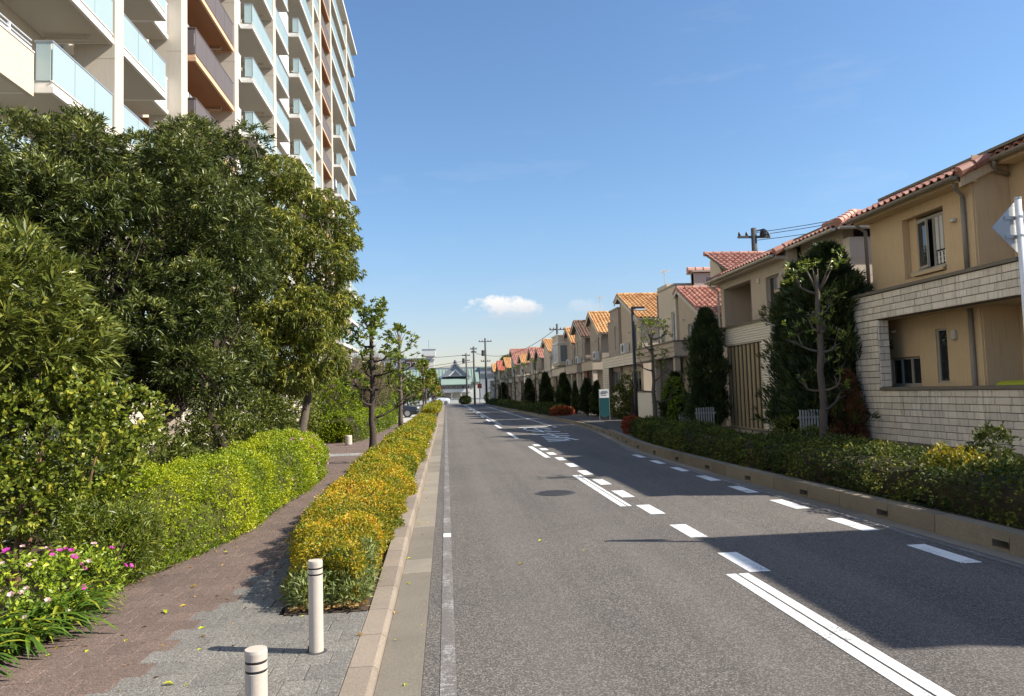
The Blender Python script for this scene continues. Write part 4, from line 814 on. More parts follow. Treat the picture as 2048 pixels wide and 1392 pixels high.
def aerial(h, x, y, z):
    m = MB().tube([(x, y, z-0.6), (x, y, z+1.3)], 0.018, 6).build('aerial', M_gutter, h)
    for i in range(5): MB().tube([(x-0.28+0.02*i, y-0.5+i*0.22, z+1.2), (x+0.28-0.02*i, y-0.5+i*0.22, z+1.2)], 0.008, 5).build('aerial_rod', M_gutter, m)
    MB().tube([(x, y-0.55, z+1.2), (x, y+0.45, z+1.2)], 0.011, 5).build('aerial_boom', M_gutter, m)
aerial(h6, 11.4, 52.0, 7.2); aerial(h4, 12.2, 38.9, 6.9); aerial(h5, 12.0, 47.0, 6.8)
# ------------------------------------------------------------------ foliage tools
def unit(a): return a/np.maximum(1e-9, np.linalg.norm(a, axis=-1, keepdims=True))
def leaf_object(name, P, D, L, Wd, mat, V, parent=None, cup=0.3, droop=0.12, upbias=0.6, wpos=0.45):
    n = len(P); D = unit(D); rn = NR.normal(size=(n, 3))+np.array([0, 0, upbias]); N = unit(rn-(rn*D).sum(1, keepdims=True)*D); B = np.cross(D, N)
    L = np.broadcast_to(L, (n,))[:, None]; Wd = np.broadcast_to(Wd, (n,))[:, None]
    mid = P+D*L*wpos+N*cup*Wd*0.5
    tip = P+D*L; tip[:, 2] -= (droop*L)[:, 0]
    co = np.stack([P, mid+B*Wd*0.5, tip, mid-B*Wd*0.5], 1).reshape(-1, 3).astype(np.float32)
    me = bpy.data.meshes.new(name); me.vertices.add(4*n); me.vertices.foreach_set('co', co.ravel())
    i = np.arange(n)[:, None]*4; idx = (i+np.array([0, 1, 2, 0, 2, 3])).ravel().astype(np.int32)
    me.loops.add(6*n); me.loops.foreach_set('vertex_index', idx); me.polygons.add(2*n); me.polygons.foreach_set('loop_start', (np.arange(2*n)*3).astype(np.int32))
    me.update(calc_edges=True)
    at = me.attributes.new('v', 'FLOAT', 'POINT'); at.data.foreach_set('value', np.repeat(np.clip(V, 0, 1), 4).astype(np.float32))
    me.materials.append(mat); o = bpy.data.objects.new(name, me); link(o)
    if parent is not None: child(o, parent)
    return o
def noise3(P, s, seed=0):
    return np.array([noise.noise(Vector((p[0]*s+seed*7.1, p[1]*s-seed*3.3, p[2]*s+seed))) for p in P])
def sphere(n): return unit(NR.normal(size=(n, 3)))
def crown_points(lobes, n, lo=0.72, hi=1.05, keep=0.78):
    c = np.array([l[0] for l in lobes], float); r = np.array([l[1] if hasattr(l[1], '__len__') else (l[1],)*3 for l in lobes], float)
    w = (r.prod(1))**(2/3); w /= w.sum(); P = []; Dn = []; tot = 0
    while tot < n:
        k = NR.choice(len(lobes), n, p=w); d = sphere(n); f = NR.uniform(lo, hi, n); p = c[k]+d*r[k]*f[:, None]
        inside = np.zeros(n, bool)
        for j in range(len(lobes)):
            q = (p-c[j])/r[j]; inside |= ((q*q).sum(1) < keep*keep) & (k != j)
        p = p[~inside]; dd = unit(d[~inside]/r[k[~inside]]); P.append(p); Dn.append(dd); tot += len(p)
    return np.concatenate(P)[:n], np.concatenate(Dn)[:n]
def clump(lobes, n, r):
    """break smooth lobes into many small leaf clumps standing out of them"""
    c = np.array([l[0] for l in lobes], float); rr = np.array([l[1] if hasattr(l[1], '__len__') else (l[1],)*3 for l in lobes], float)
    P, _ = crown_points(lobes, n, 0.80, 0.98, 0.8); out = [(tuple(p), (r*k, r*k, r*k*0.75)) for p, k in zip(P, NR.uniform(0.7, 1.35, n))]
    return out+[(tuple(a), tuple(b*0.72)) for a, b in zip(c, rr)]
def rosettes(P, A, m, lo, hi, jit=0.02):
    """m leaves round each axis A, opened between lo and hi radians from it"""
    n = len(P); A = unit(A); t = unit(np.cross(A, NR.normal(size=(n, 3)))); b = np.cross(A, t)
    ph = NR.uniform(0, 2*np.pi, (n, m)); th = NR.uniform(lo, hi, (n, m))
    D = A[:, None]*np.cos(th)[..., None]+(t[:, None]*np.cos(ph)[..., None]+b[:, None]*np.sin(ph)[..., None])*np.sin(th)[..., None]
    Q = P[:, None]+A[:, None]*NR.uniform(-0.03, 0.03, (n, m))[..., None]+NR.normal(size=(n, m, 3))*jit
    return Q.reshape(-1, 3), D.reshape(-1, 3)
M_bark = surf('grey_bark', (0.145, 0.115, 0.09), 0.95, 0.3, 6, 50, 0.3, 0.9, (0.06, 0.05, 0.04), 0.6, bdist=0.03)
M_barkd = surf('dark_bark', (0.085, 0.062, 0.048), 0.95, 0.3, 6, 50, 0.3, 0.9, (0.035, 0.028, 0.022), 0.6, bdist=0.03)
M_barkr = surf('red_brown_bark', (0.20, 0.115, 0.065), 0.9, 0.25, 5, 50, 0.3, 0.6, (0.09, 0.05, 0.03), 0.5)
M_twig = surf('blocking_core', (0.045, 0.036, 0.018), 0.95, 0.5, 14, 60, 0.5, 0.9, bdist=0.02)
M_coreo = surf('blocking_core_olive', (0.075, 0.080, 0.014), 0.95, 0.5, 14, 60, 0.5, 0.9, bdist=0.02)
M_ldark = leafmat('podocarp_leaf', (0.03, 0.043, 0.012), (0.105, 0.13, 0.028), (0.34, 0.345, 0.07), 0.38, 0.16)
M_lbig = leafmat('broad_shrub_leaf', (0.045, 0.062, 0.01), (0.14, 0.165, 0.026), (0.34, 0.34, 0.06), 0.33, 0.2)
M_lwarm = leafmat('warm_green_leaf', (0.065, 0.09, 0.017), (0.205, 0.235, 0.038), (0.5, 0.44, 0.065), 0.42, 0.25)
M_lbush = leafmat('yellow_green_leaf', (0.06, 0.085, 0.012), (0.19, 0.235, 0.026), (0.52, 0.46, 0.06), 0.38, 0.25)
M_lhedge = leafmat('bright_hedge_leaf', (0.085, 0.135, 0.008), (0.25, 0.33, 0.012), (0.5, 0.53, 0.02), 0.42, 0.3)
M_lgold = leafmat('golden_hedge_leaf', (0.117, 0.149, 0.013), (0.398, 0.318, 0.020), (0.688, 0.405, 0.024), 0.45, 0.3)
M_lsilver = leafmat('silver_green_leaf', (0.09, 0.12, 0.03), (0.22, 0.265, 0.075), (0.42, 0.45, 0.17), 0.55, 0.2)
M_lazal = leafmat('azalea_leaf', (0.069, 0.127, 0.010), (0.225, 0.313, 0.023), (0.507, 0.542, 0.037), 0.42, 0.25)
M_lstrap = leafmat('strap_leaf', (0.035, 0.077, 0.008), (0.088, 0.162, 0.015), (0.312, 0.322, 0.027), 0.33, 0.2)
M_ldry = leafmat('dry_leaf', (0.100, 0.045, 0.015), (0.240, 0.130, 0.040), (0.420, 0.270, 0.090), 0.7, 0.1)
M_lright = leafmat('dark_hedge_leaf', (0.028, 0.048, 0.01), (0.08, 0.108, 0.018), (0.24, 0.225, 0.035), 0.6, 0.2, 0.2)
M_lcon = leafmat('conifer_spray', (0.016, 0.03, 0.01), (0.042, 0.066, 0.018), (0.12, 0.15, 0.034), 0.55, 0.12)
M_lred = leafmat('red_shrub_leaf', (0.160, 0.025, 0.010), (0.330, 0.065, 0.022), (0.450, 0.140, 0.030), 0.45, 0.25)
M_lrust = leafmat('dead_conifer_spray', (0.090, 0.033, 0.015), (0.180, 0.075, 0.030), (0.285, 0.128, 0.045), 0.7, 0.1)
M_lst = leafmat('street_tree_leaf', (0.058, 0.102, 0.013), (0.166, 0.220, 0.027), (0.448, 0.424, 0.063), 0.35, 0.25)
M_lsty = leafmat('pale_street_tree_leaf', (0.137, 0.145, 0.021), (0.332, 0.271, 0.037), (0.663, 0.407, 0.063), 0.4, 0.25)
M_lgrey = leafmat('twiggy_shrub_leaf', (0.120, 0.090, 0.054), (0.204, 0.150, 0.090), (0.300, 0.228, 0.132), 0.7, 0.1)
M_lfar = leafmat('far_shrub_leaf', (0.049, 0.077, 0.010), (0.137, 0.169, 0.021), (0.332, 0.313, 0.037), 0.5, 0.2)
M_magenta = leafmat('magenta_petal', (0.500, 0.035, 0.300), (0.620, 0.060, 0.420), (0.720, 0.160, 0.550), 0.5, 0.3)
M_pink = leafmat('pink_petal', (0.550, 0.280, 0.280), (0.680, 0.450, 0.420), (0.800, 0.660, 0.600), 0.5, 0.3)
def vvar(P, s=1.2, amp=0.5, base=0.45, jit=0.22, seed=0):
    """leaf tone: clumps by position plus leaf-to-leaf difference"""
    k = max(1, len(P)//4000); i = np.arange(len(P))
    return base+NR.normal(size=len(P))*jit
def limb(mb, a, b, r0, r1, bend=0.15, n=5, sides=7, rnd=R):
    a, b = Vector(a), Vector(b); L = (b-a).length; o = (b-a).orthogonal().normalized(); o = Matrix.Rotation(rnd.uniform(0, 6.28), 3, (b-a).normalized()) @ o
    pts = []; 
    for i in range(n+1):
        t = i/n; pts.append(a+(b-a)*t+o*math.sin(t*math.pi)*bend*L+Vector([rnd.uniform(-1, 1) for _ in range(3)])*0.03*L*(0 < i < n))
    mb.tube(pts, [r0+(r1-r0)*i/n for i in range(n+1)], sides); return pts
# ------------------------------------------------------------------ leafy masses on the left
def dense_tree(name, label, base, lobes, ncl, m, L, Wd, mat, trunk, bark, lo=0.35, hi=1.15, up=0.55, droop=0.18, outw=0.75, group=None, vbase=0.42, twigs=40, r_lo=0.6, nclump=60, rclump=0.48):
    t = thing(name, base, label, 'tree', group)
    mb = MB(); tops = []
    for a, b, r0, r1 in trunk: pts = limb(mb, a, b, r0, r1, 0.08, 6, 9); tops += pts[2:]
    c = [l[0] for l in lobes]
    for i in range(twigs):
        s = R.choice(tops); l = R.choice(lobes); rr = l[1] if not hasattr(l[1], '__len__') else min(l[1])
        d = Vector(sphere(1)[0]); e = Vector(l[0])+d*rr*0.8
        limb(mb, s, e, 0.028, 0.007, 0.1, 4, 5)
    mb.build('trunk', bark, t, smooth=True)
    P, N = crown_points(clump(lobes, nclump, rclump), ncl, r_lo)
    A = N*outw+np.array([0, 0, up])+NR.normal(size=N.shape)*0.25
    Q, D = rosettes(P, A, m, lo, hi)
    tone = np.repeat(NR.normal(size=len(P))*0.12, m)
    V = vbase+tone+NR.normal(size=len(Q))*0.16+np.repeat(np.clip((N*outw)[:, 2], -0.3, 1)*0.22, m)  # upward-facing clusters paler: sunlit tops put into the leaf tone
    leaf_object('crown', Q, D, NR.uniform(0.75, 1.15, len(Q))*L, NR.uniform(0.8, 1.2, len(Q))*Wd, mat, V, t, droop=droop, upbias=1.1)
    return t
TG = 'trees massed in front of the apartment block'
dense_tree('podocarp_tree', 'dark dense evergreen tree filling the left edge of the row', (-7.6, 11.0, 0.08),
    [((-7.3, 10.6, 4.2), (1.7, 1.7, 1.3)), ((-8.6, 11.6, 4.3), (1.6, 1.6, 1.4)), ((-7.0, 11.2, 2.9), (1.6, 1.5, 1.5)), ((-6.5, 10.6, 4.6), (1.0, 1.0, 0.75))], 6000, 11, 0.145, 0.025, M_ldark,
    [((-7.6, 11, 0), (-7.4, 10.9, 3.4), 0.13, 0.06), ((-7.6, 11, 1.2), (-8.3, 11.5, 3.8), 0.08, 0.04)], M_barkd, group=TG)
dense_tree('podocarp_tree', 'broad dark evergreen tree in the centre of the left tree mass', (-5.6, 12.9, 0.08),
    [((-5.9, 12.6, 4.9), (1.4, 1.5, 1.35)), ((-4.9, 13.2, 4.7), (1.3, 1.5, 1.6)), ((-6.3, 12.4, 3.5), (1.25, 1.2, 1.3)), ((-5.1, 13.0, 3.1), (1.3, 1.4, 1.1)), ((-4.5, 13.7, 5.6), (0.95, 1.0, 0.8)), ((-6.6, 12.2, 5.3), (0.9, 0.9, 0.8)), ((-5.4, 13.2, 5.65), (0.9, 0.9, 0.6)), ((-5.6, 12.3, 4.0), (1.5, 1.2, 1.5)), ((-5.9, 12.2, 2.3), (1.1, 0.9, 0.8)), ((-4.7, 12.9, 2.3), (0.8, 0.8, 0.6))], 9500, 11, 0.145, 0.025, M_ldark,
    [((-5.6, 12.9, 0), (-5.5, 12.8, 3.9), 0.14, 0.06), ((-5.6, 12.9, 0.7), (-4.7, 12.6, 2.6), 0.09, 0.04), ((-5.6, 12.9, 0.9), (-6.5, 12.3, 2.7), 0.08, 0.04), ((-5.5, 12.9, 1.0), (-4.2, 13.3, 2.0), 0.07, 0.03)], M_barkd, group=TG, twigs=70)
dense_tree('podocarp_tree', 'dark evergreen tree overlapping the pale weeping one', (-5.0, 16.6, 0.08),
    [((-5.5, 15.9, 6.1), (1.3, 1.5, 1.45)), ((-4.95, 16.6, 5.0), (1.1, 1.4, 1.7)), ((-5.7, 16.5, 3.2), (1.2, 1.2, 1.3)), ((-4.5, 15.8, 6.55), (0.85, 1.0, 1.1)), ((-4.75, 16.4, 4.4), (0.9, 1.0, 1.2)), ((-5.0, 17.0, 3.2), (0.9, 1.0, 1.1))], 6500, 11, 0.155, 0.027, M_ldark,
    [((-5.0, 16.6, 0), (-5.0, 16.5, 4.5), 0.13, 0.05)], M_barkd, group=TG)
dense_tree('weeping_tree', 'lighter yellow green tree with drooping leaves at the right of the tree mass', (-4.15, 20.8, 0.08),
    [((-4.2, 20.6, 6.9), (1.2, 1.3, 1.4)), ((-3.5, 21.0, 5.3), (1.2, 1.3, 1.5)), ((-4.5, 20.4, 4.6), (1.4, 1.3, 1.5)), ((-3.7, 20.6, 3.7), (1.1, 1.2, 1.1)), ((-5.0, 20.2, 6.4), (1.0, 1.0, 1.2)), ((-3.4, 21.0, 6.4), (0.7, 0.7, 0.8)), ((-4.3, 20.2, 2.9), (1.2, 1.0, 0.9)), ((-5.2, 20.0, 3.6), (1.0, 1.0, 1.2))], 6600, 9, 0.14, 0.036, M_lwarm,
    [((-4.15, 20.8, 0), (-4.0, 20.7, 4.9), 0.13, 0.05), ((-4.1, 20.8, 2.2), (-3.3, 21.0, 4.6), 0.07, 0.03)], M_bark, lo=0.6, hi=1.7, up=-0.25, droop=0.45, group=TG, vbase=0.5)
def shrub(name, label, cat, base, lobes, ncl, m, L, Wd, mat, stems=(), bark=None, lo=0.3, hi=1.2, up=0.5, outw=0.8, vbase=0.45, group=None, droop=0.1, core=False, vj=0.18, wpos=0.45, rlo=0.72):
    t = thing(name, base, label, cat, group)
    mb = MB()
    for a, b, r0, r1 in stems: limb(mb, a, b, r0, r1, 0.12, 5, 7)
    if not stems:
        for l in lobes: limb(mb, base, l[0], 0.02, 0.01, 0.1, 4, 5)
    mb.build('stem', bark or M_barkd, t, smooth=True)
    P, N = crown_points(lobes, ncl, rlo); A = N*outw+np.array([0, 0, up])+NR.normal(size=N.shape)*0.3
    Q, D = rosettes(P, A, m, lo, hi); V = vbase+np.repeat(NR.normal(size=len(P))*0.13, m)+NR.normal(size=len(Q))*vj
    k = Q[:, 2] > 0.06; leaf_object('foliage', Q[k], D[k], NR.uniform(0.7, 1.15, len(Q))[k]*L, NR.uniform(0.8, 1.2, len(Q))[k]*Wd, mat, V[k], t, droop=droop, wpos=wpos)
    return t
shrub('broadleaf_shrub', 'tall shrub with long glossy leaves at the left edge in front', 'shrub', (-4.7, 7.4, 0.08),
    [((-4.5, 7.3, 2.7), (0.95, 1.0, 0.8)), ((-5.1, 7.4, 3.0), (0.9, 0.9, 0.75)), ((-4.3, 7.6, 2.15), (0.85, 0.8, 0.6)), ((-5.0, 7.0, 2.1), (0.9, 0.8, 0.8)), ((-3.95, 7.7, 2.35), (0.55, 0.55, 0.4))], 2600, 12, 0.155, 0.026, M_lbig,
    [((-4.7, 7.4, 0), (-4.4, 7.5, 1.9), 0.05, 0.025), ((-4.7, 7.4, 0.1), (-5.0, 7.2, 2.3), 0.05, 0.02), ((-4.6, 7.4, 0.8), (-4.0, 7.6, 2.1), 0.03, 0.015)], M_barkd, lo=0.3, hi=1.25, vbase=0.5)
shrub('small_leaf_bush', 'loose bush with small round yellow green leaves under the tall shrub', 'bush', (-3.95, 7.2, 0.08),
    [((-3.9, 7.3, 1.45), (0.6, 0.55, 0.45)), ((-3.5, 7.5, 1.15), (0.5, 0.5, 0.45)), ((-4.3, 7.1, 1.2), (0.55, 0.5, 0.5)), ((-3.6, 7.4, 1.75), (0.4, 0.4, 0.3)), ((-4.0, 7.0, 0.85), (0.45, 0.4, 0.35)), ((-3.35, 7.9, 1.55), (0.4, 0.4, 0.35))], 1500, 7, 0.062, 0.038, M_lbush,
    [((-3.95, 7.2, 0), (-3.8, 7.3, 1.3), 0.035, 0.012), ((-3.95, 7.2, 0), (-4.3, 7.1, 1.2), 0.035, 0.012), ((-3.9, 7.2, 0), (-3.4, 7.5, 1.3), 0.03, 0.01), ((-3.92, 7.25, 0.3), (-3.9, 7.6, 1.6), 0.025, 0.01)], M_barkr, vbase=0.45, wpos=0.55)
# low undergrowth behind the hedge
for i, (x, y, z, r, h) in enumerate(((-5.0, 9.6, 0.5, 0.9, 0.6), (-4.6, 11.2, 0.6, 0.9, 0.7), (-5.9, 10.6, 0.7, 1.0, 0.8), (-4.4, 14.8, 0.7, 0.9, 0.8), (-5.3, 18.8, 1.0, 1.1, 1.1), (-6.9, 8.6, 0.8, 1.3, 0.9), (-5.9, 14.6, 1.2, 1.0, 1.1), (-4.5, 17.4, 1.1, 0.8, 0.9), (-7.2, 12.6, 1.2, 1.1, 1.2))):
    shrub('undergrowth_shrub', ['low dark shrub behind the near end of the bright hedge', 'leafy shrub behind the middle of the bright hedge', 'dark shrub under the left edge trees behind the hedge', 'shrub behind the pink flowering shrub', 'shrub at the foot of the weeping tree', 'dark shrub low at the left edge behind the small leaf bush', 'tall dark shrub between the dark tree trunks', 'green shrub behind the far end of the bright hedge', 'dark shrub beneath the leftmost trees'][i], 'shrub', (x, y, 0.08), [((x, y, z), (r, r, h)), ((x+0.4, y+0.3, z*0.9), (r*0.7, r*0.7, h*0.8))], 650, 9, 0.11, 0.03, M_lbig if i % 2 else M_ldark, vbase=0.35, group='undergrowth shrubs behind the bright hedge')
def flower_mesh(mat, r=0.035):
    P = np.zeros((6, 3)); a = np.arange(6)/6*2*np.pi; D = np.stack([np.cos(a), np.sin(a), np.full(6, 0.55)], 1)
    o = leaf_object('flower', P, D, r*1.3, r*1.0, mat, NR.uniform(0, 1, 6), upbias=2.0, wpos=0.6); me = o.data; bpy.data.objects.remove(o); return me
F_mag = flower_mesh(M_magenta, 0.042); F_pink = flower_mesh(M_pink, 0.020)
def put_flower(me, p, n, s, parent):
    q = Vector(n).to_track_quat('Z', 'Y').to_matrix().to_4x4(); m = Matrix.Translation(Vector(p)) @ q @ Matrix.Rotation(R.uniform(0, 6), 4, 'Z') @ Matrix.Scale(s, 4); piece('flower', me, m, parent)
az_l = [((-3.25, 5.95, 0.30), (0.42, 0.42, 0.27)), ((-3.75, 5.7, 0.34), (0.45, 0.45, 0.28)), ((-3.0, 6.3, 0.27), (0.32, 0.35, 0.24)), ((-3.55, 5.35, 0.28), (0.4, 0.35, 0.26)), ((-3.1, 5.6, 0.2), (0.3, 0.28, 0.18))]
az = shrub('azalea_bush', 'low azalea bush with magenta and pale pink flowers beside the path', 'bush', (-3.4, 5.8, 0.08), az_l, 1050, 8, 0.05, 0.019, M_lazal, lo=0.5, hi=1.35, vbase=0.52, core=True)
P, N = crown_points(az_l, 400, 1.0, 1.12, 1.0)
sel = [i for i in range(400) if N[i][2] > 0.0 and N[i][0]+(-N[i][1]) > -0.4]
for i in sel[:26]: put_flower(F_mag, P[i]+N[i]*0.02, unit(N[i]+np.array([0.2, -0.5, 0.4])), R.uniform(0.4, 0.75), az)
for i in sel[26:58]: put_flower(F_pink, P[i]+N[i]*0.02, unit(N[i]+np.array([0.2, -0.5, 0.4])), R.uniform(0.7, 1.3), az)
def strap_clump(label, cx, cy, n, L, Wd, seed, spread=(0.8, -0.6)):
    t = thing('strap_leaf_clump', (cx, cy, 0.07), label, 'plant', 'strap leaf plants beside the path'); rr = random.Random(seed); mb = MB(); vals = []
    for i in range(n):
        a = rr.uniform(0, 2*math.pi); d = Vector((math.cos(a)+spread[0]*0.5, math.sin(a)+spread[1]*0.5, 0)).normalized(); s = d.cross(Vector((0, 0, 1))); l = L*rr.uniform(0.6, 1.1); w = Wd*rr.uniform(0.7, 1.1); p0 = Vector((cx+rr.uniform(-0.1, 0.1), cy+rr.uniform(-0.1, 0.1), 0.07)); el = rr.uniform(0.7, 1.35); k = 6; base = len(mb.v); p = p0.copy(); v = rr.uniform(0.15, 0.65) if rr.random() < 0.88 else rr.uniform(0.9, 1.0)
        for j in range(k+1):
            ww = w*(0.6+0.4*math.sin(math.pi*min(1, (j+1)/k*0.9)))*(1 if j < k else 0.1)*0.5
            mb.v += [tuple(p-s*ww+Vector((0, 0, ww*0.5))), tuple(p), tuple(p+s*ww+Vector((0, 0, ww*0.5)))]; vals += [v]*3
            p = p+(d*math.cos(el)+Vector((0, 0, math.sin(el))))*(l/k); el -= rr.uniform(0.22, 0.42)
            if p.z < 0.078: p.z = 0.078
        for j in range(k): mb.f += [(base+3*j, base+3*j+1, base+3*j+4, base+3*j+3), (base+3*j+1, base+3*j+2, base+3*j+5, base+3*j+4)]
    o = mb.build('foliage', M_lstrap, t); at = o.data.attributes.new('v', 'FLOAT', 'POINT'); at.data.foreach_set('value', vals)
for i, (x, y, n) in enumerate(((-3.0, 4.75, 60), (-2.95, 5.25, 70), (-3.1, 5.0, 60), (-2.85, 5.65, 70), (-2.9, 6.0, 55), (-3.35, 4.9, 60), (-3.3, 4.5, 50), (-3.05, 5.45, 50))):
    strap_clump('arching strap leaf plant, '+['at the bottom left by the path edge', 'just right of the azalea flowers', 'in front of the azalea', 'further up the path edge', 'last of the clumps towards the hedge', 'left of the azalea front', 'nearest the bottom left corner', 'between azalea and paving'][i], x, y, n, 0.48, 0.03, 40+i)
# ------------------------------------------------------------------ hedges
def hedge(name, label, left, right, z0, h, parts, core=M_twig, cat='hedge', group=None, nexp=4.0, rough=0.06, endr=0.35, seed=0, bumps=0.0):
    """left/right: edge polylines of equal length; parts: list of (t0, t1, n leaves, leaf length, leaf width, material, v base, cluster)"""
    A = np.array(left, float); B = np.array(right, float); mid = (A+B)/2
    seg = np.linalg.norm(np.diff(mid, axis=0), axis=1); s = np.concatenate([[0], np.cumsum(seg)]); LT = s[-1]
    t = thing(name, (mid[0][0], mid[0][1], z0), label, cat, group)
    def at(u, th, k=1.0, extra=0.0):
        """u metres along, th 0..pi over the section"""
        a = np.stack([np.interp(u, s, A[:, i]) for i in (0, 1)], -1); b = np.stack([np.interp(u, s, B[:, i]) for i in (0, 1)], -1); c = (a+b)/2; hw = (b-a)/2
        e = np.minimum(u, LT-u)/endr; e = np.clip(e, 0, 1); sh = (1-(1-e)**3)**(1/3.)
        cx = np.sign(np.cos(th))*np.abs(np.cos(th))**(2/nexp); cz = np.abs(np.sin(th))**(2/nexp)
        hh = h*(0.55+0.45*sh)
        xy = c+hw*(cx*k*(0.5+0.5*sh))[..., None]
        return np.concatenate([xy, (z0+hh*cz*k)[..., None]], -1), hw, cx, cz
    nu = max(6, int(LT/0.4)); nt = 9; U = np.linspace(0.06, LT-0.06, nu); TH = np.linspace(0, np.pi, nt); uu, tt = np.meshgrid(U, TH, indexing='ij'); C = at(uu.ravel(), tt.ravel(), 0.82)[0]
    C += (noise3(C, 2.0, seed)*rough)[:, None]*0.8
    mb = MB(); mb.v = [tuple(p) for p in C]; mb.f = [(i*nt+j, (i+1)*nt+j, (i+1)*nt+j+1, i*nt+j+1) for i in range(nu-1) for j in range(nt-1)]+[tuple(range(nt))[::-1], tuple((nu-1)*nt+j for j in range(nt))]; mb.build('branches', core, t)  # solid twig-coloured core added inside the leaves to block light
    for t0, t1, n, l, w, mat, vb, m in parts:
        nc = max(1, n//m); u = NR.uniform(max(0.01, t0), min(LT-0.01, t1), nc); q_ = NR.uniform(0, 1, nc); w_ = float(np.linalg.norm((B-A)[0])); sd_ = NR.uniform(0, 1, nc) < 2*h/(2*h+w_); th = np.where(sd_, np.arcsin(np.clip(q_, 0.03, 1)**(nexp/2)), np.arccos(np.clip(q_, 0, 1)**(nexp/2))); th = np.where(NR.uniform(0, 1, nc) < 0.5, th, np.pi-th)
        kk = np.ones(nc); ne = int(nc*min(0.12, 1.2/(t1-t0)))
        if t0 <= 0: u[:ne] = 0.02; kk[:ne] = NR.uniform(0.2, 1, ne)
        if t1 >= LT-0.3: u[-ne:] = LT-0.02; kk[-ne:] = NR.uniform(0.2, 1, ne)
        P, hw, cx, cz = at(u, th, kk)
        N = np.concatenate([unit(hw)*(np.abs(cx)**3*np.sign(cx))[:, None], (cz**3)[:, None]], 1)
        ends = np.where(u < endr, -1, np.where(u > LT-endr, 1, 0)); dirv = unit(np.stack([np.interp(u, s[:-1] if len(s) > 1 else s, np.diff(mid[:, i])/seg) for i in (0, 1)], -1)); N[:, :2] += dirv*(ends*0.7)[:, None]
        N = unit(N); f = noise3(P, 3.0, seed+1)*rough+noise3(P, 0.9, seed+2)*bumps+NR.uniform(-0.05, 0.025, nc); P = P+N*f[:, None]
        Q, D = rosettes(P, N+np.array([0, 0, 0.35])+NR.normal(size=N.shape)*0.3, m, 0.3, 1.3, l*0.35)
        V = vb+np.repeat(noise3(P, 1.6, seed+5)*0.55+NR.normal(size=nc)*0.1+N[:, 2]*0.06, m)+NR.normal(size=len(Q))*0.17; k = Q[:, 2] > z0
        leaf_object('foliage', Q[k], D[k], (NR.uniform(0.7, 1.2, len(Q))*l)[k], (NR.uniform(0.8, 1.2, len(Q))*w)[k], mat, V[k], t)
    return t, at, LT
# bright hedge left of the path
hl, at_l, LTl = hedge('clipped_hedge', 'bright yellow green clipped hedge along the left of the path', [(-3.9, 7.3), (-3.7, 9), (-3.75, 12), (-3.9, 15), (-3.9, 16.9)], [(-2.92, 7.3), (-2.52, 8.8), (-2.5, 11.5), (-2.5, 14.6), (-2.7, 16.9)], 0.07, 0.86,
    [(0, 4.0, 42000, 0.030, 0.017, M_lhedge, 0.58, 6), (4.0, 9.7, 42000, 0.036, 0.02, M_lhedge, 0.6, 6)], M_coreo, seed=2, bumps=0.22, rough=0.13, endr=0.8)
shrub('fine_leaf_shrub', 'small olive shrub with narrow leaves between azalea and bright hedge', 'shrub', (-3.05, 7.05, 0.08), [((-3.0, 7.1, 0.42), (0.33, 0.38, 0.35)), ((-3.25, 7.0, 0.5), (0.3, 0.3, 0.35))], 700, 8, 0.075, 0.011, M_lbush, vbase=0.35, up=0.9)
ab_l = [((-2.95, 14.2, 0.45), (0.4, 0.8, 0.42)), ((-2.95, 15.4, 0.45), (0.42, 0.8, 0.42)), ((-2.9, 13.0, 0.35), (0.3, 0.6, 0.35))]
ab = shrub('flowering_shrub', 'pale pink flowering shrub at the far end of the bright hedge', 'shrub', (-2.9, 14.4, 0.08), ab_l, 1100, 7, 0.05, 0.022, M_lazal, vbase=0.42)
P, N = crown_points(ab_l, 300, 1.0, 1.1, 0.9)
for i in range(110):
    if N[i][0] > -0.2 or N[i][1] < 0: put_flower(F_pink, P[i]+N[i]*0.03, unit(N[i]+np.array([0.3, -0.4, 0.3])), R.uniform(1.2, 2.4), ab)
for i in range(110, 124): put_flower(F_mag, P[i]+N[i]*0.03, unit(N[i]+np.array([0.3, -0.4, 0.3])), R.uniform(0.6, 1.0), ab)
# strip hedge between path and road
sl, at_s, LTs = hedge('golden_hedge', 'golden orange low hedge along the kerb between path and road', [(-1.20, 5.95), (-1.5, 7.7), (-1.72, 11.8), (-1.72, 17.2), (-1.75, 30), (-1.75, 43.5)], [(-0.72, 5.95), (-0.67, 7.7), (-0.67, 11.8), (-0.67, 17.2), (-0.67, 30), (-0.67, 43.5)], 0.07, 0.44,
    [(0, 2.6, 34000, 0.026, 0.014, M_lgold, 0.62, 6), (0, 2.6, 9000, 0.03, 0.014, M_lhedge, 0.40, 6), (2.6, 6.5, 36000, 0.030, 0.017, M_lgold, 0.56, 6), (2.6, 6.5, 12000, 0.034, 0.017, M_lhedge, 0.40, 6), (6.5, 12.5, 24000, 0.042, 0.023, M_lgold, 0.46, 6), (6.5, 12.5, 14000, 0.042, 0.023, M_lhedge, 0.40, 6), (12.5, 37.2, 26000, 0.065, 0.036, M_lgold, 0.42, 6), (12.5, 37.2, 18000, 0.065, 0.036, M_lhedge, 0.38, 6)], M_coreo, seed=4, bumps=0.08, rough=0.15, nexp=3.8, endr=1.1)
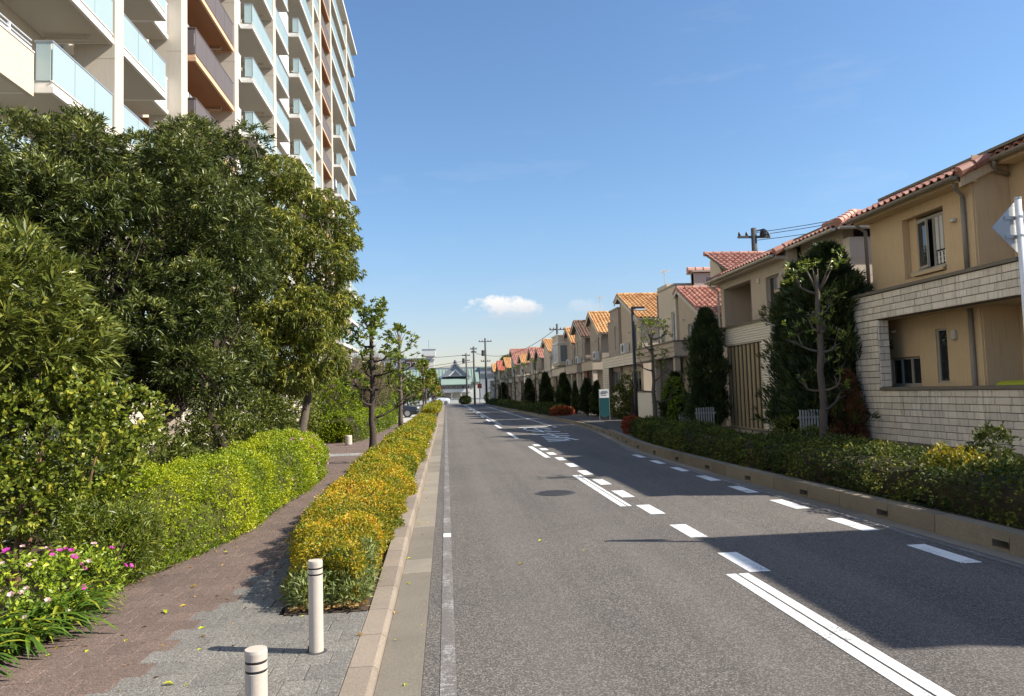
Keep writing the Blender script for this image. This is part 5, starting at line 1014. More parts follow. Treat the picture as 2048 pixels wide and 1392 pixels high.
shrub('lavender_shrub', 'grey green narrow leaved shrub at the near tip of the golden hedge', 'shrub', (-0.95, 6.05, 0.09), [((-1.08, 5.95, 0.18), (0.17, 0.18, 0.15)), ((-0.82, 5.98, 0.16), (0.17, 0.2, 0.13)), ((-1.0, 6.15, 0.26), (0.2, 0.18, 0.15)), ((-0.74, 6.4, 0.26), (0.09, 0.4, 0.2)), ((-1.18, 6.15, 0.15), (0.14, 0.2, 0.12)), ((-0.9, 6.1, 0.36), (0.12, 0.12, 0.12))], 1100, 7, 0.055, 0.013, M_lsilver, vbase=0.45, up=0.75, lo=0.2, hi=1.0)
hedge('golden_hedge', 'far stretch of golden low hedge beyond the driveway', [(-2.0, 61), (-2.0, 110)], [(-0.67, 61), (-0.67, 110)], 0.09, 0.62, [(0, 49, 15000, 0.11, 0.06, M_lgold, 0.38, 6), (0, 49, 11000, 0.11, 0.06, M_lhedge, 0.36, 6)], M_coreo, seed=5, bumps=0.15)
hedge('clipped_hedge', 'clipped green hedge behind the short white bollard', [(-4.6, 26.6), (-4.4, 34), (-4.2, 43)], [(-3.15, 26.6), (-2.95, 34), (-2.85, 43)], 0.08, 1.0, [(0, 16.8, 34000, 0.065, 0.035, M_lhedge, 0.34, 6)], M_twig, seed=6, bumps=0.15)
# low litter of dry leaves under the near end of the hedge and the azalea
lit = NR.uniform(0, 1, (260, 2)); Pl = np.stack([-1.2+lit[:, 0]*0.55, 5.72+lit[:, 1]*0.22, np.full(260, 0.1)], 1); lit2 = NR.uniform(0, 1, (220, 2)); P2 = np.stack([-2.92-lit2[:, 0]*0.25, 4.4+lit2[:, 1]*2.4, np.full(220, 0.092)], 1); Pl = np.concatenate([Pl, P2]); Dl = sphere(len(Pl)); Dl[:, 2] = 0.1
lo_ = leaf_object('leaf_litter', Pl, Dl, NR.uniform(0.03, 0.06, len(Pl)), 0.022, M_ldry, NR.uniform(0, 1, len(Pl)), droop=0, upbias=3); stuff(lo_)
# right hedge
def krl(y, d): return (krx(y)+d, y)
ysr = [3.0, 6.5, 9, 12, 15, 18, 21, 23.0, 24.4]
hedge('dark_hedge', 'dark green low hedge on the right kerb, nearest stretch', [krl(y, 0.30 if y < 23 else 0.5) for y in ysr], [krl(y, 1.55) for y in ysr], 0.165, 0.52, [(0, 10, 34000, 0.052, 0.026, M_lright, 0.44, 6), (10, 22, 30000, 0.065, 0.032, M_lright, 0.42, 6)], M_twig, seed=8, bumps=0.16, rough=0.10)
shrub('red_leaf_shrub', 'red leaved shrub at the far tip of the nearest right hedge', 'shrub', (6.35, 24.7, 0.165), [((6.35, 24.6, 0.42), (0.35, 0.45, 0.32)), ((6.6, 24.9, 0.4), (0.3, 0.35, 0.3))], 420, 8, 0.07, 0.035, M_lred)
shrub('golden_shrub', 'sunlit yellow sprig rising from the right hedge below the brick wall', 'shrub', (6.2, 8.6, 0.165), [((6.2, 8.6, 0.68), (0.22, 0.3, 0.2)), ((6.3, 8.3, 0.62), (0.25, 0.25, 0.18))], 260, 7, 0.055, 0.026, M_lgold, vbase=0.4, rlo=0.4)
for i, (y0, y1, hh) in enumerate(((45.0, 52, 0.7), (52.4, 60, 0.8), (60.4, 70, 0.75), (70.5, 84, 0.8), (84.5, 100, 0.8))):
    ys_ = [y0, (y0+y1)/2, y1]; hedge('dark_hedge', ['dark green kerb hedge just past the pavement opening', 'second kerb hedge beyond the pavement opening', 'third kerb hedge beyond the pavement opening', 'fourth kerb hedge far down the right', 'last kerb hedge at the far right end'][i], [krl(y, 0.3) for y in ys_], [krl(y, 1.6) for y in ys_], 0.165, hh*0.62, [(0, y1-y0, 6500, 0.11, 0.055, M_lright, 0.25, 6)], M_twig, seed=20+i, bumps=0.35, rough=0.15, nexp=2.6)
shrub('red_leaf_shrub', 'red leaved shrub at the near tip of the second kerb hedge', 'shrub', (7.0, 44.9, 0.165), [((6.9, 44.6, 0.4), (0.55, 0.5, 0.32)), ((7.4, 44.7, 0.4), (0.5, 0.45, 0.3))], 300, 8, 0.11, 0.05, M_lred)
# ------------------------------------------------------------------ conifers beside the houses
def conifer_mesh(h, r, nc, L, Wd, mat, taper=0.5, bot=0.15):
    z = NR.uniform(bot, h, nc)**1.0; f = (z-bot)/(h-bot); rad = r*np.minimum(1, (f*6+0.35))*(1-f**2.2*taper)*np.sqrt(np.maximum(0.03, 1-f**7)); ph = NR.uniform(0, 2*np.pi, nc)
    P = np.stack([np.cos(ph)*rad, np.sin(ph)*rad, z], 1); nzv = 0.7*noise3(P, 1.5, 3)+0.8*noise3(P, 3.4, 5); P[:, :2] *= (1+nzv*0.68)[:, None]*np.where(NR.uniform(0, 1, nc) < 0.16, NR.uniform(1.0, 1.28, nc), NR.uniform(0.7, 1.02, nc))[:, None]
    A = np.stack([np.cos(ph), np.sin(ph), np.full(nc, 1.15)], 1)+NR.normal(size=(nc, 3))*0.3; Q, D = rosettes(P, A, 9, 0.05, 0.6, 0.035)
    V = 0.42+np.repeat(NR.normal(size=nc)*0.16+nzv*0.45, 9)+NR.normal(size=len(Q))*0.15  # bulges paler, hollows darker: lit tips put into the spray tone
    return leaf_object('crown', Q, D, NR.uniform(0.7, 1.2, len(Q))*L, Wd, mat, V, droop=0.05)
_cm = {}
def conifer(label, x, y, h, r, key, nc, L, Wd, mat=M_lcon, group='columnar conifers beside the houses'):
    t = thing('conifer', (x, y, 0.165), label, 'conifer', group)
    k = (key, mat.name)
    if k not in _cm: o = conifer_mesh(h, r, nc, L, Wd, mat, 0.45 if key == 'a' else 0.8); _cm[k] = (o.data, h, r); bpy.data.objects.remove(o)
    me, h0, r0 = _cm[k]; m = Matrix.Translation((x, y, 0.165)) @ Matrix.Rotation(R.uniform(0, 6.28), 4, 'Z') @ Matrix.Diagonal((r/r0, r/r0, h/h0, 1)); piece('crown', me, m, t)
    MB().tube([(x, y, 0.1), (x, y, h*0.9)], [0.09, 0.02], 8).build('trunk', M_barkd, t); return t
conifer('tall dark conifer beside the tan house, in front of the ribbed panels', 9.15, 16.45, 4.75, 0.9, 'a', 4200, 0.2, 0.034)
conifer('tall dark conifer next to the slat screen', 9.0, 17.5, 4.5, 0.7, 'a', 3600, 0.2, 0.034)
conifer('dark conifer between the slat screen and the pink tile slope', 8.7, 23.5, 4.05, 0.55, 'a', 3600, 0.2, 0.034)
conifer('narrow dead rust brown conifer against the brick wall', 8.95, 15.5, 1.75, 0.28, 'd', 1100, 0.08, 0.02, M_lrust)
for lab, x, y, h, r in (('small conifer by the dark door panel', 8.9, 27.6, 2.0, 0.4), ('short slim conifer left of the teal sign', 8.6, 41.0, 1.9, 0.3), ('slim conifer by the white gate panel', 8.5, 43.4, 2.1, 0.38), ('very narrow conifer beside the red brown door', 8.4, 46.8, 2.0, 0.2), ('pointed conifer before the columned porch', 8.3, 50.8, 2.6, 0.45), ('tall pointed conifer in front of the white bay window house', 8.3, 60.3, 2.9, 0.5)):
    conifer(lab, x, y, h, r, 'b', 1700, 0.17, 0.05)
for lab, y, h, r in (('dark conifer beyond the bay window house', 68, 2.6, 0.45), ('dark conifer near the last houses', 90, 2.6, 0.5)): conifer(lab, 7.8-(y-68)*0.03, y, h, r, 'c', 900, 0.26, 0.09, group='conifers in front of the far houses')
# ------------------------------------------------------------------ pollarded street trees
def street_tree(label, x, y, h, r, seed, branches, tuft, mat, bark, L=0.13, Wd=0.045, z0=0.09, group='pollarded street trees', top=True, lean=(0, 0), spread=1.0):
    rr = random.Random(seed); t = thing('street_tree', (x, y, z0), label, 'tree', group); mb = MB(); pts = []
    for i in range(11):
        f = i/10; pts.append((x+lean[0]*f+rr.uniform(-1, 1)*0.025, y+lean[1]*f+rr.uniform(-1, 1)*0.025, z0-0.05+h*0.9*f))
    mb.tube(pts, [r*(1.25-0.1*min(i, 2)) if i < 2 else r*(1.02-0.055*i)*(1+rr.uniform(-0.06, 0.06)) for i in range(11)], 11)
    for k in range(9):
        f = rr.uniform(0.25, 0.85); p = Vector(pts[int(f*10)]); a = rr.uniform(0, 6.28); d = Vector((math.cos(a), math.sin(a), 0.25)); mb.tube([p+d*r*0.5, p+d*(r*1.15+0.01)], [r*0.42, r*0.28], 7)
    ends = []
    for k in range(branches):
        f = 0.35+0.6*(k+rr.random()*0.7)/branches; p = Vector(pts[min(10, int(f*10))]); a = k*2.4+rr.uniform(-0.5, 0.5); l = (0.5+0.55*rr.random())*(1.25-f*0.6)*spread
        d = Vector((math.cos(a), math.sin(a)*0.8, rr.uniform(0.05, 0.5))); m = p+d*l*0.55; q = m+Vector((d.x*0.35+rr.uniform(-0.2, 0.2), d.y*0.35, 0.75))*l*0.5
        mb.tube([p, p+d*l*0.28+Vector((0, 0, -0.02)), m, (m+q)/2+Vector((rr.uniform(-.04, .04), 0, 0)), q], [r*0.40, r*0.29, r*0.22, r*0.15, r*0.08], 7); ends.append((q, 1.0))
        for j in range(3): q3 = q+Vector((rr.uniform(-0.22, 0.22), rr.uniform(-0.22, 0.22), rr.uniform(0.02, 0.28))); mb.tube([q, q.lerp(q3, 0.5)+Vector((0, 0, 0.02)), q3], [r*0.08, r*0.06, r*0.03], 5); ends.append((q3, 0.5))
        for j in range(2):
            q2 = m+Vector((rr.uniform(-0.5, 0.5)+d.x*0.4, rr.uniform(-0.4, 0.4), rr.uniform(0.1, 0.6)))*l*0.55; mb.tube([m, (m+q2)/2+Vector((0, 0, 0.03)), q2], [r*0.2, r*0.13, r*0.07], 5); ends.append((q2, 0.8))
    if top:
        for k in range(6): q = Vector(pts[-1])+Vector((rr.uniform(-0.3, 0.3), rr.uniform(-0.3, 0.3), rr.uniform(0.05, 0.4))); mb.tube([pts[-2], q], [r*0.3, r*0.1], 5); ends.append((q, 1.1))
    mb.build('trunk', bark, t, smooth=True)
    P = []; A = []
    for e, s in ends:
        for j in range(int(tuft*s*rr.uniform(0.3, 1.5)*(0.25+1.0*((e.z-z0)/h)**2.2))): P.append((e.x+rr.gauss(0, 0.10), e.y+rr.gauss(0, 0.10), e.z+rr.gauss(0.03, 0.09))); A.append((rr.gauss(0, 0.5), rr.gauss(0, 0.5), 0.8))
    P = np.array(P); A = np.array(A); Q, D = rosettes(P, A, 9, 0.4, 1.4, 0.015); leaf_object('crown', Q, D, NR.uniform(0.7, 1.15, len(Q))*L, Wd, mat, 0.5+NR.normal(size=len(Q))*0.22, t, droop=0.15); return t
street_tree('knotty street tree nearest on the left beside the path', -1.83, 18.3, 4.0, 0.085, 3, 12, 8, M_lst, M_barkd, L=0.135, Wd=0.052, spread=1.1)
street_tree('second street tree on the left with pale trunk', -2.25, 36.5, 5.2, 0.11, 8, 10, 5, M_lst, M_bark, L=0.2, Wd=0.08, spread=1.25)
for i, (x, y, h) in enumerate(((-1.9, 62, 4.6), (-1.8, 66, 4.4), (-1.5, 80, 4.4), (-1.45, 86, 4.2), (-1.4, 98, 4.2))):
    street_tree(['first', 'second', 'third', 'fourth', 'fifth'][i]+' small olive street tree beyond the driveway', x, y, h, 0.10, 30+i, 8, 12, M_lsty if i % 2 else M_lst, M_bark, L=0.24, Wd=0.10, spread=1.2, group='far street trees on the left')
street_tree('pollarded street tree with curling limbs before the tan house', 6.95, 12.9, 4.0, 0.08, 21, 10, 4, M_lst, M_bark, L=0.095, Wd=0.03, z0=0.165, top=True, spread=0.85)
street_tree('sparse street tree beside the dark lamp post', 7.05, 24.2, 4.0, 0.08, 17, 9, 5, M_lst, M_bark, L=0.10, Wd=0.04, z0=0.165, top=True, spread=1.2)
for i, (y, h) in enumerate(((56, 4.0), (64, 4.0), (71, 4.2), (78, 4.0), (86, 4.2), (94, 4.0))):
    street_tree(['first', 'second', 'third', 'fourth', 'fifth', 'sixth'][i]+' thin bare street tree along the far right kerb', krx(y)+0.9, y, h, 0.07, 60+i, 6, 2, M_lst, M_barkd, L=0.16, Wd=0.06, z0=0.165, group='far street trees on the right', spread=1.0)
# ------------------------------------------------------------------ background shrubs and trees, left
def twig_shrub(label, x, y, r, h, n, seed):
    rr = random.Random(seed); t = thing('twiggy_shrub', (x, y, 0.08), label, 'shrub', 'bare twiggy shrubs on the left'); mb = MB(); P = []; D = []
    for i in range(n):
        a = rr.uniform(0, 6.28); b = rr.random()**0.5; e = Vector((x+math.cos(a)*r*b, y+math.sin(a)*r*b, 0.4+h*(1-0.45*b*b)*rr.uniform(0.7, 1.0))); limb(mb, (x+math.cos(a)*0.15, y+math.sin(a)*0.15, 0.1), e, 0.016, 0.006, 0.08, 4, 4, rr)
        for j in range(10):
            f = rr.uniform(0.45, 1); p = Vector((x, y, 0.1)).lerp(e, f); P.append(tuple(p)); D.append((rr.gauss(0, 1)+math.cos(a)*0.6, rr.gauss(0, 1)+math.sin(a)*0.6, rr.uniform(0.3, 1.6)))
    mb.build('stem', M_bark, t); P = np.array(P); Q, Dd = rosettes(P, np.array(D), 7, 0.1, 0.7, 0.05); leaf_object('twigs', Q, Dd, NR.uniform(0.15, 0.45, len(Q)), 0.012, M_lgrey, NR.uniform(0, 1, len(Q)), t, droop=0.0)
twig_shrub('tall bare twiggy shrub behind the nearest street tree', -4.9, 30.5, 1.5, 4.2, 90, 1)
twig_shrub('bare brown shrub to the right of the nearest street tree trunk', -3.9, 34.5, 1.5, 3.9, 90, 2)
twig_shrub('bare rust tinted shrub left of the pale trunk', -4.2, 40.5, 1.6, 4.2, 80, 3)
for i, (x, y, z, r, h, m) in enumerate(((-5.6, 24.6, 2.1, 1.1, 1.6, M_lwarm), (-4.4, 28.6, 1.7, 0.8, 1.0, M_lhedge), (-6.0, 27.4, 1.4, 1.2, 1.3, M_lfar), (-4.6, 38, 1.9, 1.2, 1.3, M_lfar), (-3.9, 42, 1.6, 0.9, 1.1, M_lhedge), (-6.2, 33, 1.6, 1.3, 1.3, M_lfar), (-5.4, 44.5, 1.8, 1.0, 1.2, M_lhedge), (-6.0, 22.0, 1.3, 1.0, 1.2, M_lfar))):
    shrub('garden_shrub', ['tall warm green shrub just past the weeping tree', 'bright shrub above the clipped hedge', 'dark shrub left of the bare twiggy one', 'green shrub behind the pale trunk', 'bright shrub beside the dark car', 'dark green shrub between the bare shrubs', 'last bright shrub before the driveway', 'dark shrub behind the weeping tree trunk'][i], 'shrub', (x, y, 0.08), [((x, y, z), (r, r, h)), ((x+0.5, y+0.2, z*0.75), (r*0.8, r*0.8, h*0.8)), ((x-0.3, y-0.2, z*0.6), (r*0.9, r*0.8, h*0.7))], 800, 8, 0.13, 0.045, m, vbase=0.4, group='garden shrubs beyond the weeping tree')
for i, (x, y, h, r) in enumerate(((-5.5, 63, 4.2, 1.8), (-8.5, 68, 5.0, 2.2), (-6, 74, 4.4, 2.0), (-5, 84, 4.2, 1.9), (-8, 92, 5.2, 2.3), (-5.2, 100, 4.2, 1.9), (-12, 80, 6.0, 2.6), (-13, 104, 5.5, 2.6))):
    dense_tree('garden_tree', ['first', 'second', 'third', 'fourth', 'fifth', 'sixth', 'seventh', 'eighth'][i]+' rounded green tree beyond the driveway', (x, y, 0.05), [((x, y, h*0.62), (r, r, h*0.36)), ((x+r*0.5, y-0.5, h*0.5), (r*0.7, r*0.7, h*0.28)), ((x-r*0.5, y, h*0.5), (r*0.7, r*0.7, h*0.3))], 620, 8, 0.28, 0.11, M_lfar, [((x, y, 0), (x, y, h*0.6), 0.12, 0.06)], M_barkd, group='garden trees beyond the driveway', twigs=8, vbase=0.4)
shrub('climbing_shrub', 'leafy green shrub against the pale brick frame', 'shrub', (8.9, 37.2, 0.165), [((8.9, 37.2, 1.1), (0.45, 0.9, 0.8)), ((8.8, 36.4, 0.7), (0.5, 0.7, 0.6)), ((9.1, 36.2, 1.8), (0.35, 0.6, 0.6))], 800, 8, 0.09, 0.045, M_lright, vbase=0.55)
shrub('young_shrub', 'light green young shrub beside the dark door panel', 'shrub', (8.7, 27.2, 0.165), [((8.7, 27.2, 1.5), (0.4, 0.5, 0.6)), ((8.75, 26.8, 0.8), (0.4, 0.5, 0.6))], 500, 8, 0.085, 0.045, M_lazal, vbase=0.25)
shrub('low_shrub', 'low green shrub under the tall conifers behind the hedge', 'shrub', (8.0, 16.3, 0.165), [((8.0, 16.3, 0.5), (0.45, 0.6, 0.45)), ((7.8, 15.0, 0.4), (0.35, 0.5, 0.35))], 450, 8, 0.08, 0.04, M_lright, vbase=0.6)
shrub('tall_sprig', 'leafy sprig beside the brick wall at the right edge', 'shrub', (7.2, 9.1, 0.165), [((7.2, 9.1, 0.75), (0.25, 0.3, 0.3))], 160, 7, 0.07, 0.03, M_lright, vbase=0.5)

# grass fringe and dry leaves along the foot of the left hedge and the golden hedge
gy = NR.uniform(6.6, 16.8, 5200); gx = np.array([leftedge(v) for v in gy])+NR.normal(size=5200)*0.05-0.02; Pg = np.stack([gx, gy, np.full(5200, 0.06)], 1); Dg = NR.normal(size=(5200, 3))*0.45+np.array([0.25, 0, 1.0])
stuff(leaf_object('grass_fringe', Pg, Dg, NR.uniform(0.03, 0.11, 5200), 0.008, M_lazal, NR.uniform(0, 0.8, 5200), droop=0.25))
ly = NR.uniform(6.6, 16.8, 420); lx = np.array([leftedge(v) for v in ly])+np.abs(NR.normal(size=420))*0.10; Pd = np.stack([lx, ly, np.full(420, 0.067)], 1); Dd_ = sphere(420); Dd_[:, 2] = 0.08
stuff(leaf_object('leaf_litter', Pd, Dd_, NR.uniform(0.02, 0.045, 420), 0.016, M_ldry, NR.uniform(0, 1, 420), droop=0, upbias=3))
# ------------------------------------------------------------------ street furniture and small things
M_bol = surf('bollard_coating', (0.54, 0.465, 0.39), 0.6, 0.09, 3.5, 60, 0.07, 0.15, (0.30, 0.24, 0.19), 0.35, True); M_black = plain('black_band', (0.02, 0.02, 0.022), 0.5)
def bollard(x, y, h, r, label, chain=True):
    t = thing('bollard', (x, y, 0.06), label, 'bollard', 'white bollards by the path')
    b = MB().lathe((x, y, 0.05), [(r, 0), (r, h-0.094), (r*0.94, h-0.093), (r*0.94, h-0.082), (r, h-0.081), (r, h-0.056), (r*0.94, h-0.055), (r*0.94, h-0.044), (r, h-0.043), (r*1.02, h-0.012), (r*0.97, h), (0.002, h+0.002)], 32).build('post', M_bol, t, smooth=False)
    for z in (h-0.0925, h-0.0545): MB().lathe((x, y, 0.05+z), [(r*0.955, 0), (r*0.955, 0.010)], 32).build('black_band', M_black, t)
    MB().lathe((x, y, 0.058), [(r*1.45, 0), (r*1.42, 0.008), (r*1.02, 0.010)], 28).build('base_plate', M_iron, t)
    MB().box(x-r*1.12, x-r*0.9, y-0.015, y+0.015, 0.06, 0.10).build('hinge', M_iron, t)
    MB().lathe((x, y, 0.05), [(r*1.003, h*0.62), (r*1.006, h*0.62+0.003), (r*1.003, h*0.62+0.006)], 32).build('seam', M_bol, t)
bollard(-0.875, 4.90, 0.595, 0.046, 'white bollard with two black bands in front of the golden hedge'); bollard(-0.83, 3.24, 0.595, 0.046, 'white bollard with two black bands cut off by the bottom edge')
bs = thing('short_bollard', (-3.35, 25.3, 0.06), 'short white post at the far bend of the path', 'bollard'); MB().lathe((-3.35, 25.3, 0.06), [(0.12, 0), (0.12, 0.30), (0.11, 0.33), (0.0, 0.34)], 20).build('post', M_bol, bs)
MB().lathe((-3.35, 25.3, 0.062), [(0.135, 0), (0.13, 0.02)], 20).build('base_plate', M_iron, bs)
# fallen leaves
def fallen(mat, v):
    mb = MB(); mb.v = [(0, 0, 0), (0.012, 0.011, 0.006), (0.026, 0.013, 0.010), (0.042, 0.006, 0.004), (0.052, 0, 0.001), (0.042, -0.006, 0.007), (0.026, -0.012, 0.012), (0.012, -0.010, 0.004), (0.026, 0, 0.003)]
    mb.f = [(8, i, (i+1) % 8) for i in range(8)]; me = mb.mesh('fallen_leaf', mat); at = me.attributes.new('v', 'FLOAT', 'POINT'); at.data.foreach_set('value', [v]*9); return me
fl = [fallen(M_ldry, 0.1), fallen(M_ldry, 0.6), fallen(M_ldry, 1.0), fallen(M_lhedge, 1.0), fallen(M_lgold, 0.7)]
spots = []
while len(spots) < 95:
    y = 3.6+R.random()**1.5*11; x = R.uniform(-2.75, -0.65) if R.random() < 0.85 else R.uniform(-0.44, -0.2)
    z = 0.064
    if x < leftedge(y)+0.02 or (rightedge(y) < x < -0.63 and y > 5.6): continue
    if x > -0.63: z = 0.004
    spots.append((x, y, z))
spots += [(R.uniform(0.1, 2.3), R.uniform(4.2, 16), 0.003) for _ in range(7)]
for i, (x, y, z) in enumerate(spots):
    o = bpy.data.objects.new('fallen_leaf', R.choice(fl)); link(o); o.location = (x, y, z); o.rotation_euler = (R.uniform(-0.25, 0.25), R.uniform(-0.25, 0.25), R.uniform(0, 6.28)); s = R.uniform(0.55, 1.35); o.scale = (s, s*R.uniform(0.6, 1.1), s)
    g = 'fallen leaves on the road' if z == 0.003 else ('fallen leaves in the gutter' if z == 0.004 else 'fallen leaves on the path')
    tag(o, {'fallen leaves on the road': 'single dry leaf lying on the asphalt road', 'fallen leaves in the gutter': 'dry leaf lying in the concrete gutter', 'fallen leaves on the path': 'dry fallen leaf lying on the paved path'}[g], 'leaf', g)
# lamp post, signs
M_dkmetal = plain('dark_metal', (0.035, 0.035, 0.04), 0.45, 0.5); M_white = plain('white_metal_paint', (0.74, 0.75, 0.75), 0.4); M_alu = plain('sign_back_aluminium', (0.50, 0.51, 0.52), 0.38, 0.75)
lp = thing('lamp_post', (7.0, 26.4, 0.165), 'dark slim lamp post behind the right hedge', 'lamp post'); MB().tube([(7.0, 26.4, 0.1), (7.0, 26.4, 1.2), (7.0, 26.4, 4.75)], [0.075, 0.065, 0.05], 12).build('pole', M_dkmetal, lp, smooth=True)
MB().box(6.97, 7.45, 26.34, 26.46, 4.66, 4.74).build('arm', M_dkmetal, lp); MB().box(7.1, 7.5, 26.3, 26.5, 4.60, 4.655).build('lamp_head', M_white, lp); MB().box(6.9, 7.1, 26.3, 26.5, 0.166, 0.2).build('base_plate', M_dkmetal, lp)
ds = thing('diamond_sign', (6.02, 6.98, 0.165), 'diamond road sign seen from behind on a white pole at the right edge', 'road sign'); px_, py_ = 6.02, 6.98
MB().tube([(px_, py_, 0.1), (px_, py_, 3.56)], 0.031, 16).build('pole', M_white, ds, smooth=True); MB().lathe((px_, py_, 3.56), [(0.034, 0), (0.034, 0.02), (0.0, 0.026)], 16).build('cap', M_alu, ds)
q = 0.27; dz = 3.27
MB().prism([(px_-q, dz), (px_, dz-q), (px_+q, dz), (px_, dz+q)], 1, py_+0.05, py_+0.058).build('sign_plate', M_alu, ds); MB().prism([(px_-q+0.01, dz), (px_, dz-q+0.01), (px_+q-0.01, dz), (px_, dz+q-0.01)], 1, py_+0.0585, py_+0.060).build('sign_face', plain('sign_yellow', (0.75, 0.50, 0.03), 0.4), ds)
for z in (dz+0.10, dz-0.10): MB().box(px_-0.13, px_+0.13, py_+0.034, py_+0.049, z-0.018, z+0.018).build('bracket', M_alu, ds); MB().lathe((px_, py_, z-0.012), [(0.036, 0), (0.036, 0.024)], 16).build('clamp', M_alu, ds)
ts = thing('notice_board', (7.75, 35.2, 0.165), 'teal and white notice board on posts at the end of the right hedge', 'sign'); M_teal = surf('teal_board', (0.012, 0.075, 0.085), 0.5, 0.1, 3, 40, 0.08, 0.1)
MB().box(7.48, 7.50, 35.18, 35.22, 0.165, 1.72).build('post', M_alu, ts); MB().box(7.985, 8.005, 35.18, 35.22, 0.165, 1.72).build('post', M_alu, ts); MB().prism([(7.505, 0.42), (7.745, 0.30), (7.98, 0.42), (7.98, 1.28), (7.505, 1.28)], 1, 35.17, 35.20).build('teal_panel', M_teal, ts)
wp = MB().box(7.505, 7.98, 35.17, 35.20, 1.283, 1.70).build('white_panel', M_white, ts)
for i, (z, a, b) in enumerate(((1.60, 0.10, 0.40), (1.545, 0.06, 0.43), (1.475, 0.05, 0.33), (1.40, 0.07, 0.36))): MB().box(7.505+a, 7.505+b, 35.166, 35.169, z-0.012, z+0.014).build('text_line', M_dkmetal, wp)
MB().box(7.505, 7.98, 35.166, 35.169, 1.505, 1.512).build('rule_line', M_dkmetal, wp)
# white picket fences, gate panels
M_gatew = surf('weathered_white_paint', (0.32, 0.32, 0.30), 0.7, 0.2, 4, 40, 0.15, 0.2)
def pickets(label, x0, x1, y, n, h, z0=0.165):
    t = thing('picket_fence', ((x0+x1)/2, y, z0), label, 'fence', 'white picket fences'); s = (x1-x0)/n
    for i in range(n): MB().box(x0+i*s, x0+i*s+s*0.48, y, y+0.025, z0, z0+h-R.uniform(0, 0.015)).build('picket', M_gatew, t)
    for z in (0.22, h-0.2): MB().box(x0-0.03, x1+0.03, y+0.026, y+0.05, z0+z, z0+z+0.045).build('rail', M_gatew, t)
pickets('white picket fence behind the pollarded tree trunk', 7.85, 8.45, 15.6, 9, 0.95); pickets('tall white picket fence right of the third conifer', 7.55, 8.15, 21.5, 8, 0.9); pickets('low white picket fence left of the third conifer', 7.9, 8.5, 24.2, 8, 0.65)
M_gate = surf('pale_gate_panel', (0.62, 0.60, 0.56), 0.6, 0.05, 1, 40, 0.05, 0.1)
for i, (y0, y1, h, lab) in enumerate(((43.0, 44.0, 1.35, 'pale gate panel next to the twin slim conifer'), (46.0, 46.5, 0.95, 'narrow pale gate panel in front of the brown porch'), (50.0, 50.8, 1.1, 'pale gate panel by the columned porch'), (54.6, 56.4, 1.35, 'double pale gate panel right of the tall pointed conifer'), (61, 62, 1.2, 'pale gate panel by the low pink roofed house'), (69, 70, 1.2, 'pale gate panel far along the row'), (76, 77, 1.3, 'pale gate panel at the distant end of the row'))):
    t = thing('gate_panel', (8.7, (y0+y1)/2, 0.165), lab, 'gate', 'pale gate panels'); n = 2 if y1-y0 > 1.5 else 1; s = (y1-y0)/n
    for k in range(n): MB().box(8.7, 8.76, y0+k*s+0.02, y0+(k+1)*s-0.02, 0.2, 0.165+h).build('panel', M_gate, t)
    MB().box(8.69, 8.77, y1, y1+0.10, 0.16, 0.165+h+0.05).build('post', M_gate, t)
# yellow item on the terrace wall
yc = thing('yellow_cover', (9.72, 11.6, 1.2), 'yellow green sheet lying just behind the terrace wall at the right edge', 'cover')
MB().prism([(9.62, 1.2), (9.62, 1.60), (9.72, 1.64), (9.9, 1.63), (9.98, 1.58), (9.98, 1.2)], 1, 11.0, 11.95).build('sheet', plain('yellow_sheet', (0.36, 0.40, 0.02), 0.5), yc, bevel=0.03)
# utility poles and wires
M_pole = surf('concrete_pole', (0.085, 0.08, 0.078), 0.85, 0.1, 1, 40, 0.1, 0.2)
def upole(x, y, h, label, arms, trans=None, r=0.15):
    t = thing('utility_pole', (x, y, 0), label, 'utility pole', 'utility poles'); MB().tube([(x, y, 0), (x, y, h)], [r, r*0.7], 10).build('pole', M_pole, t, smooth=True)
    for z, w, dy in arms:
        a = MB().box(x-w, x+w, y-0.05, y+0.05, z-0.05, z+0.05).build('crossarm', M_pole, t)
        for k in (-0.9, -0.45, 0.45, 0.9): MB().lathe((x+k*w, y, z+0.05), [(0.05, 0), (0.07, 0.06), (0.05, 0.14), (0.03, 0.18)], 8).build('insulator', M_dkmetal, a)
    if trans: MB().lathe((x+trans[0], y, trans[1]), [(0.22, 0), (0.24, 0.05), (0.24, 0.75), (0.18, 0.85)], 12).build('transformer', M_pole, t)
    return t
upole(14.0, 31.2, 8.75, 'utility pole rising behind the pink roofs on the right', ((8.35, 0.75, 0), ), None, 0.17)
upole(11.6, 74, 8.6, 'utility pole with slanted arm behind the middle orange roofs', ((8.0, 0.8, 0),), None, 0.16)
upole(5.9, 106, 9.7, 'tallest utility pole with transformer at the end of the street', ((9.2, 0.95, 0), (6.3, 0.7, 0)), (-0.35, 7.1), 0.18)
upole(4.4, 112.0, 8.9, 'middle utility pole at the end of the street', ((8.5, 0.5, 0), (8.0, 0.4, 0)), None, 0.18); upole(3.6, 125, 8.6, 'leftmost utility pole at the end of the street', ((8.2, 0.7, 0), (7.3, 0.6, 0)), (-0.45, 6.9), 0.18)
def wire(label, a, b, sag, r=0.018, n=14):
    a, b = Vector(a), Vector(b); pts = []
    for i in range(n+1): f = i/n; p = a.lerp(b, f); p.z -= sag*4*f*(1-f); pts.append(p)
    o = MB().tube(pts, r, 5).build('overhead_wire', M_dkmetal); tag(o, label, 'wire', 'overhead wires'); return o
